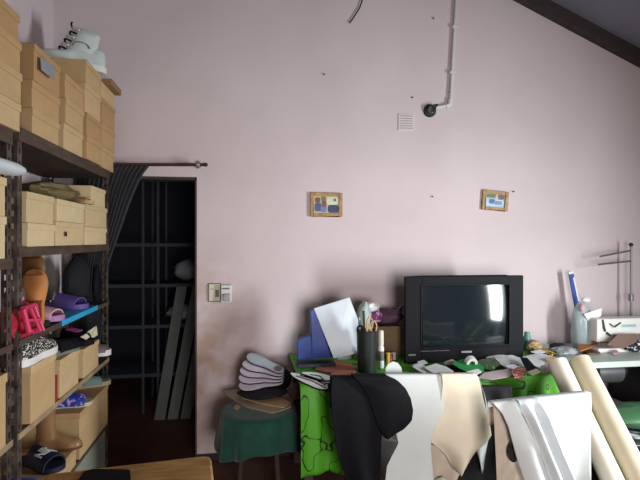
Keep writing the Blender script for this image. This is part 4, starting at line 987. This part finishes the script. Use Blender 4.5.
MB().tube([(mx_+.10, -.343, mt-.035), (mx_+.13, -.356, mt-.06), (mx_+.19, -.345, mt-.03)], .0045, 6).build('tension_spring', M_darkpl, r)
MB().box((mx_+.2, -.342, mt-.065), (mx_+.32, -.339, mt-.045)).build('maker_mark', mat('blue_grey_print', '93b4bd', .5, .1), r)
# thread stand
tp, tq = at_y(631, 246, -.12), at_y(631, 320, -.12)
r = thing('thread_stand', 'grey thread stand pole with two arms behind the sewing machine', 'stand', (tp.x, -.12, NZ))
MB().tube([(tp.x, -.12, NZ), (tp.x, -.12, tp.z)], .008, 10).build('pole', M_steel, r, smooth=True)
MB().ball((tp.x, -.12, tp.z+.01), (.016, .016, .016), 12, 8).build('cap', M_darkpl, r, smooth=True)
e1 = at_y(600, 256.5, -.16); e2 = at_y(598.5, 264.5, -.2)
MB().tube([(tp.x, -.12, at_y(631, 250.5, -.12).z), e1], .007, 8).build('upper_arm', M_steel, r, smooth=True)
MB().tube([(tp.x, -.12, at_y(631, 261, -.12).z), e2], .007, 8).build('lower_arm', M_steel, r, smooth=True)
MB().tube([(tp.x, -.12, at_y(631, 294, -.12).z), (tp.x, -.12, at_y(631, 301, -.12).z)], .018, 10).build('clamp', M_steel, r, smooth=True)
# clear bag and blue ruler pack
q = at_y(586, 345, -.22)
r = thing('plastic_bag', 'cloudy plastic bag with a knotted white top, behind the brown leather', 'bag', (q.x, -.2, NZ))
rings = []
for i, (py, w) in enumerate(((345, .075), (335, .082), (322, .08), (313, .068), (306, .04), (302, .02))):
    qq = at_y(584-.2*i, py, -.22); z = NZ+.001 if i == 0 else qq.z
    rings.append([Vector((qq.x+w*(1+.12*math.sin(3*a+i*1.3))*math.cos(a), -.2+.07*w/.09*(1+.1*math.sin(4*a+i))*math.sin(a), z)) for a in [2*PI*k/18 for k in range(18)]])
mb = MB(); mb.loft(rings); mb.build('film', M_film, r, smooth=True, angle=180)
MB().ball(at_y(586, 300, -.22), (.035, .025, .022), 14, 8, .2, 2).build('knot', M_paper, r, smooth=True)
MB().prism([at_y(584, 314, -.27), at_y(602, 308, -.27), at_y(601, 316, -.27), at_y(588, 321, -.27)], (0, .004, 0)).build('folded_flap', M_paper, r)
MB().ball(at_y(582, 308, -.24), (.02, .02, .03), 10, 8, .1).build('pink_content', M_pinkf, r, smooth=True)
r = thing('ruler_pack', 'upright slim blue and white pack leaning on the wall', 'pack', at_y(576, 345, -.12))
bt, bb = at_y(571.5, 274, -.10), at_y(579, 309, -.12)
dv = (bb-bt); base = bt+dv*2.0
base = Vector((base.x-.01, -.13, NZ+.001))
def slab(a, b, w, th, y): 
    d = (b-a); n = Vector((d.z, 0, -d.x)).normalized()*w
    return [a-n, a+n, b+n, b-n]
mb = MB(); mb.prism(slab(bt, base, .019, 0, 0), (0, .012, 0)); mb.build('sleeve', M_blue, r)
mb = MB(); mb.prism([p+Vector((0, -.001, 0)) for p in slab(bt+dv*.1+Vector((.012, 0, 0)), bb+Vector((.012, 0, 0)), .006, 0, 0)], (0, .001, 0)); mb.build('white_stripe', M_paper, r)
mb = MB(); mb.prism(slab(bt-dv*.07, bt, .019, 0, 0), (0, .012, 0)); mb.build('white_end', M_paper, r)
# leathers and scraps on the sewing table
flat('leather_piece', 'tan leather piece lying at the corner of the sewing table', 'leather', zoom([(120,100),(150,85),(240,80),(262,95),(200,130),(135,150)], 560, 330, 6.86), NZ+.03, M_tanl, .008, 'leather on the sewing table')
flat('leather_piece', 'brown leather piece under the tan piece on the sewing table', 'leather', zoom([(140,165),(200,120),(250,128),(280,165)], 560, 330, 6.86), NZ+.004, M_brownl, .006, 'leather on the sewing table')
flat('leather_piece', 'pale pink leather strap piece before the sewing machine', 'leather', zoom([(300,95),(325,95),(400,150),(392,168),(365,165),(315,120)], 560, 330, 6.86), NZ+.012, M_pinkf, .006, 'leather on the sewing table')
q = at_z(604, 346, NZ)
tag(MB().ball((q.x, q.y, NZ+.03), (.035, .03, .03), 12, 8, .2, 3).build('leather_knot', M_brownl, smooth=True), 'dark brown leather knot between the tan and pink pieces', 'leather')
q0, q1 = at_y(607, 345, -.42), at_y(636, 333, -.42)
tag(MB().prism([at_y(607, 345, -.44), at_y(618, 334.5, -.42), at_y(636, 333.5, -.42), at_y(637, 342, -.42), at_y(622, 349, -.44)], (0, .008, 0)).build('leather_piece', mat('taupe_leather', '6c5348', .6, .15), None), 'taupe leather piece leaning on the sewing machine bed', 'leather', 'leather on the sewing table')
q = at_z(630, 351, NZ)
tag(MB().ball((q.x+.02, q.y-.03, NZ+.042), (.11, .045, .04), 22, 12, .15, 5, .14).build('floral_scrap', M_print, smooth=True, angle=25), 'crumpled black fabric with white print beside the sewing machine', 'scrap')
q = at_z(587.5, 357, NZ)
tag(MB().ball((q.x, q.y+.02, NZ+.016), (.018, .018, .016), 12, 8).build('rubber_knob', M_black, smooth=True), 'small black knob at the sewing table corner by the rolls', 'knob')

# under the sewing table
r = thing('machine_motor', 'grey motor hanging under the white sewing table', 'motor', (2.62, -.3, .48))
MB().lathe([(.05, -.12), (.085, -.1), (.085, .1), (.05, .12)], 20, Matrix.Translation((2.62, -.3, .6)) @ Matrix.Rotation(PI/2, 4, 'Y')).build('housing', M_steel, r, smooth=True)
MB().box((2.57, -.34, .66), (2.67, -.26, .714)).build('bracket', M_darkpl, r)
MB().lathe([(.02, -.015), (.05, -.012), (.05, .012), (.02, .015)], 18, Matrix.Translation((2.76, -.3, .6)) @ Matrix.Rotation(PI/2, 4, 'Y')).build('pulley', M_darkpl, r, smooth=True)
tag(MB().box((2.35, -.5, .001), (2.78, -.1, .36)).build('floor_carton', mat('mauve_card', '7a6670', .75, .1), bevel=.005), 'mauve-grey carton on the floor under the sewing table', 'carton')
tag(MB().box((2.84, -.58, .001), (3.1, -.1, .7)).build('dark_cabinet', mat('black_panel', '17161a', .6, .15), bevel=.005), 'black cabinet under the far end of the sewing table', 'cabinet')
# heap beside the rolls: low crate with bags
q = at_z(640, 445, .34)
tag(MB().box((2.1, -1.06, .001), (2.75, -.68, .33)).build('low_crate', mat('dark_crate', '262a28', .7, .2), bevel=.006), 'low dark crate beside the cream rolls', 'crate')
tag(MB().ball((2.42, -.86, .488), (.33, .16, .06), 22, 12, .07, 2).build('green_bag', M_bagg, smooth=True), 'shiny green bag on top of the heap beside the rolls', 'bag')
tag(MB().ball((2.36, -.87, .376), (.33, .18, .045), 22, 12, .06, 5).build('striped_cloth', mat('striped_cloth', '17181c', .7, .1, 5, hex2='b4b6b6', thresh=.6, stretch=(.3, .3, 9)), smooth=True), 'dark striped cloth under the shiny green bag', 'cloth')

# ------------------------------------------------------------------ bench in the foreground
r = thing('wooden_bench', 'scuffed tan wooden bench top close to the camera', 'bench', (-.46, -1.95, 0))
c1_ = at_z(203, 455.5, .75); c2_ = at_z(60, 472, .75)
n = Vector((c1_.x-c2_.x, c1_.y-c2_.y, 0)).normalized(); back_ = Vector((n.y, -n.x, 0))
A_ = c1_+n*.03; B_ = A_-n*.56
P = [B_, A_-n*.03, A_-n*.006+back_*.012, A_+back_*.04, A_+back_*.42, B_+back_*.42]
P = [Vector((p.x, p.y, .71)) for p in P]
MB().prism(P, (0, 0, .04)).build('bench_top', M_wood, r, bevel=.008)
for s_, b_ in ((.05, .06), (.05, .36), (.5, .06), (.5, .36)):
    q = A_-n*s_+back_*b_
    MB().tube([(q.x, q.y, 0), (q.x, q.y, .71)], .022, 10).build('leg', M_wood, r, smooth=True)
flat('black_offcut', 'black leather offcut lying on the wooden bench', 'leather', [(78,482),(84,473),(93,470.5),(130,471),(131,484),(128,496),(80,496)], .7515, M_black, .006)
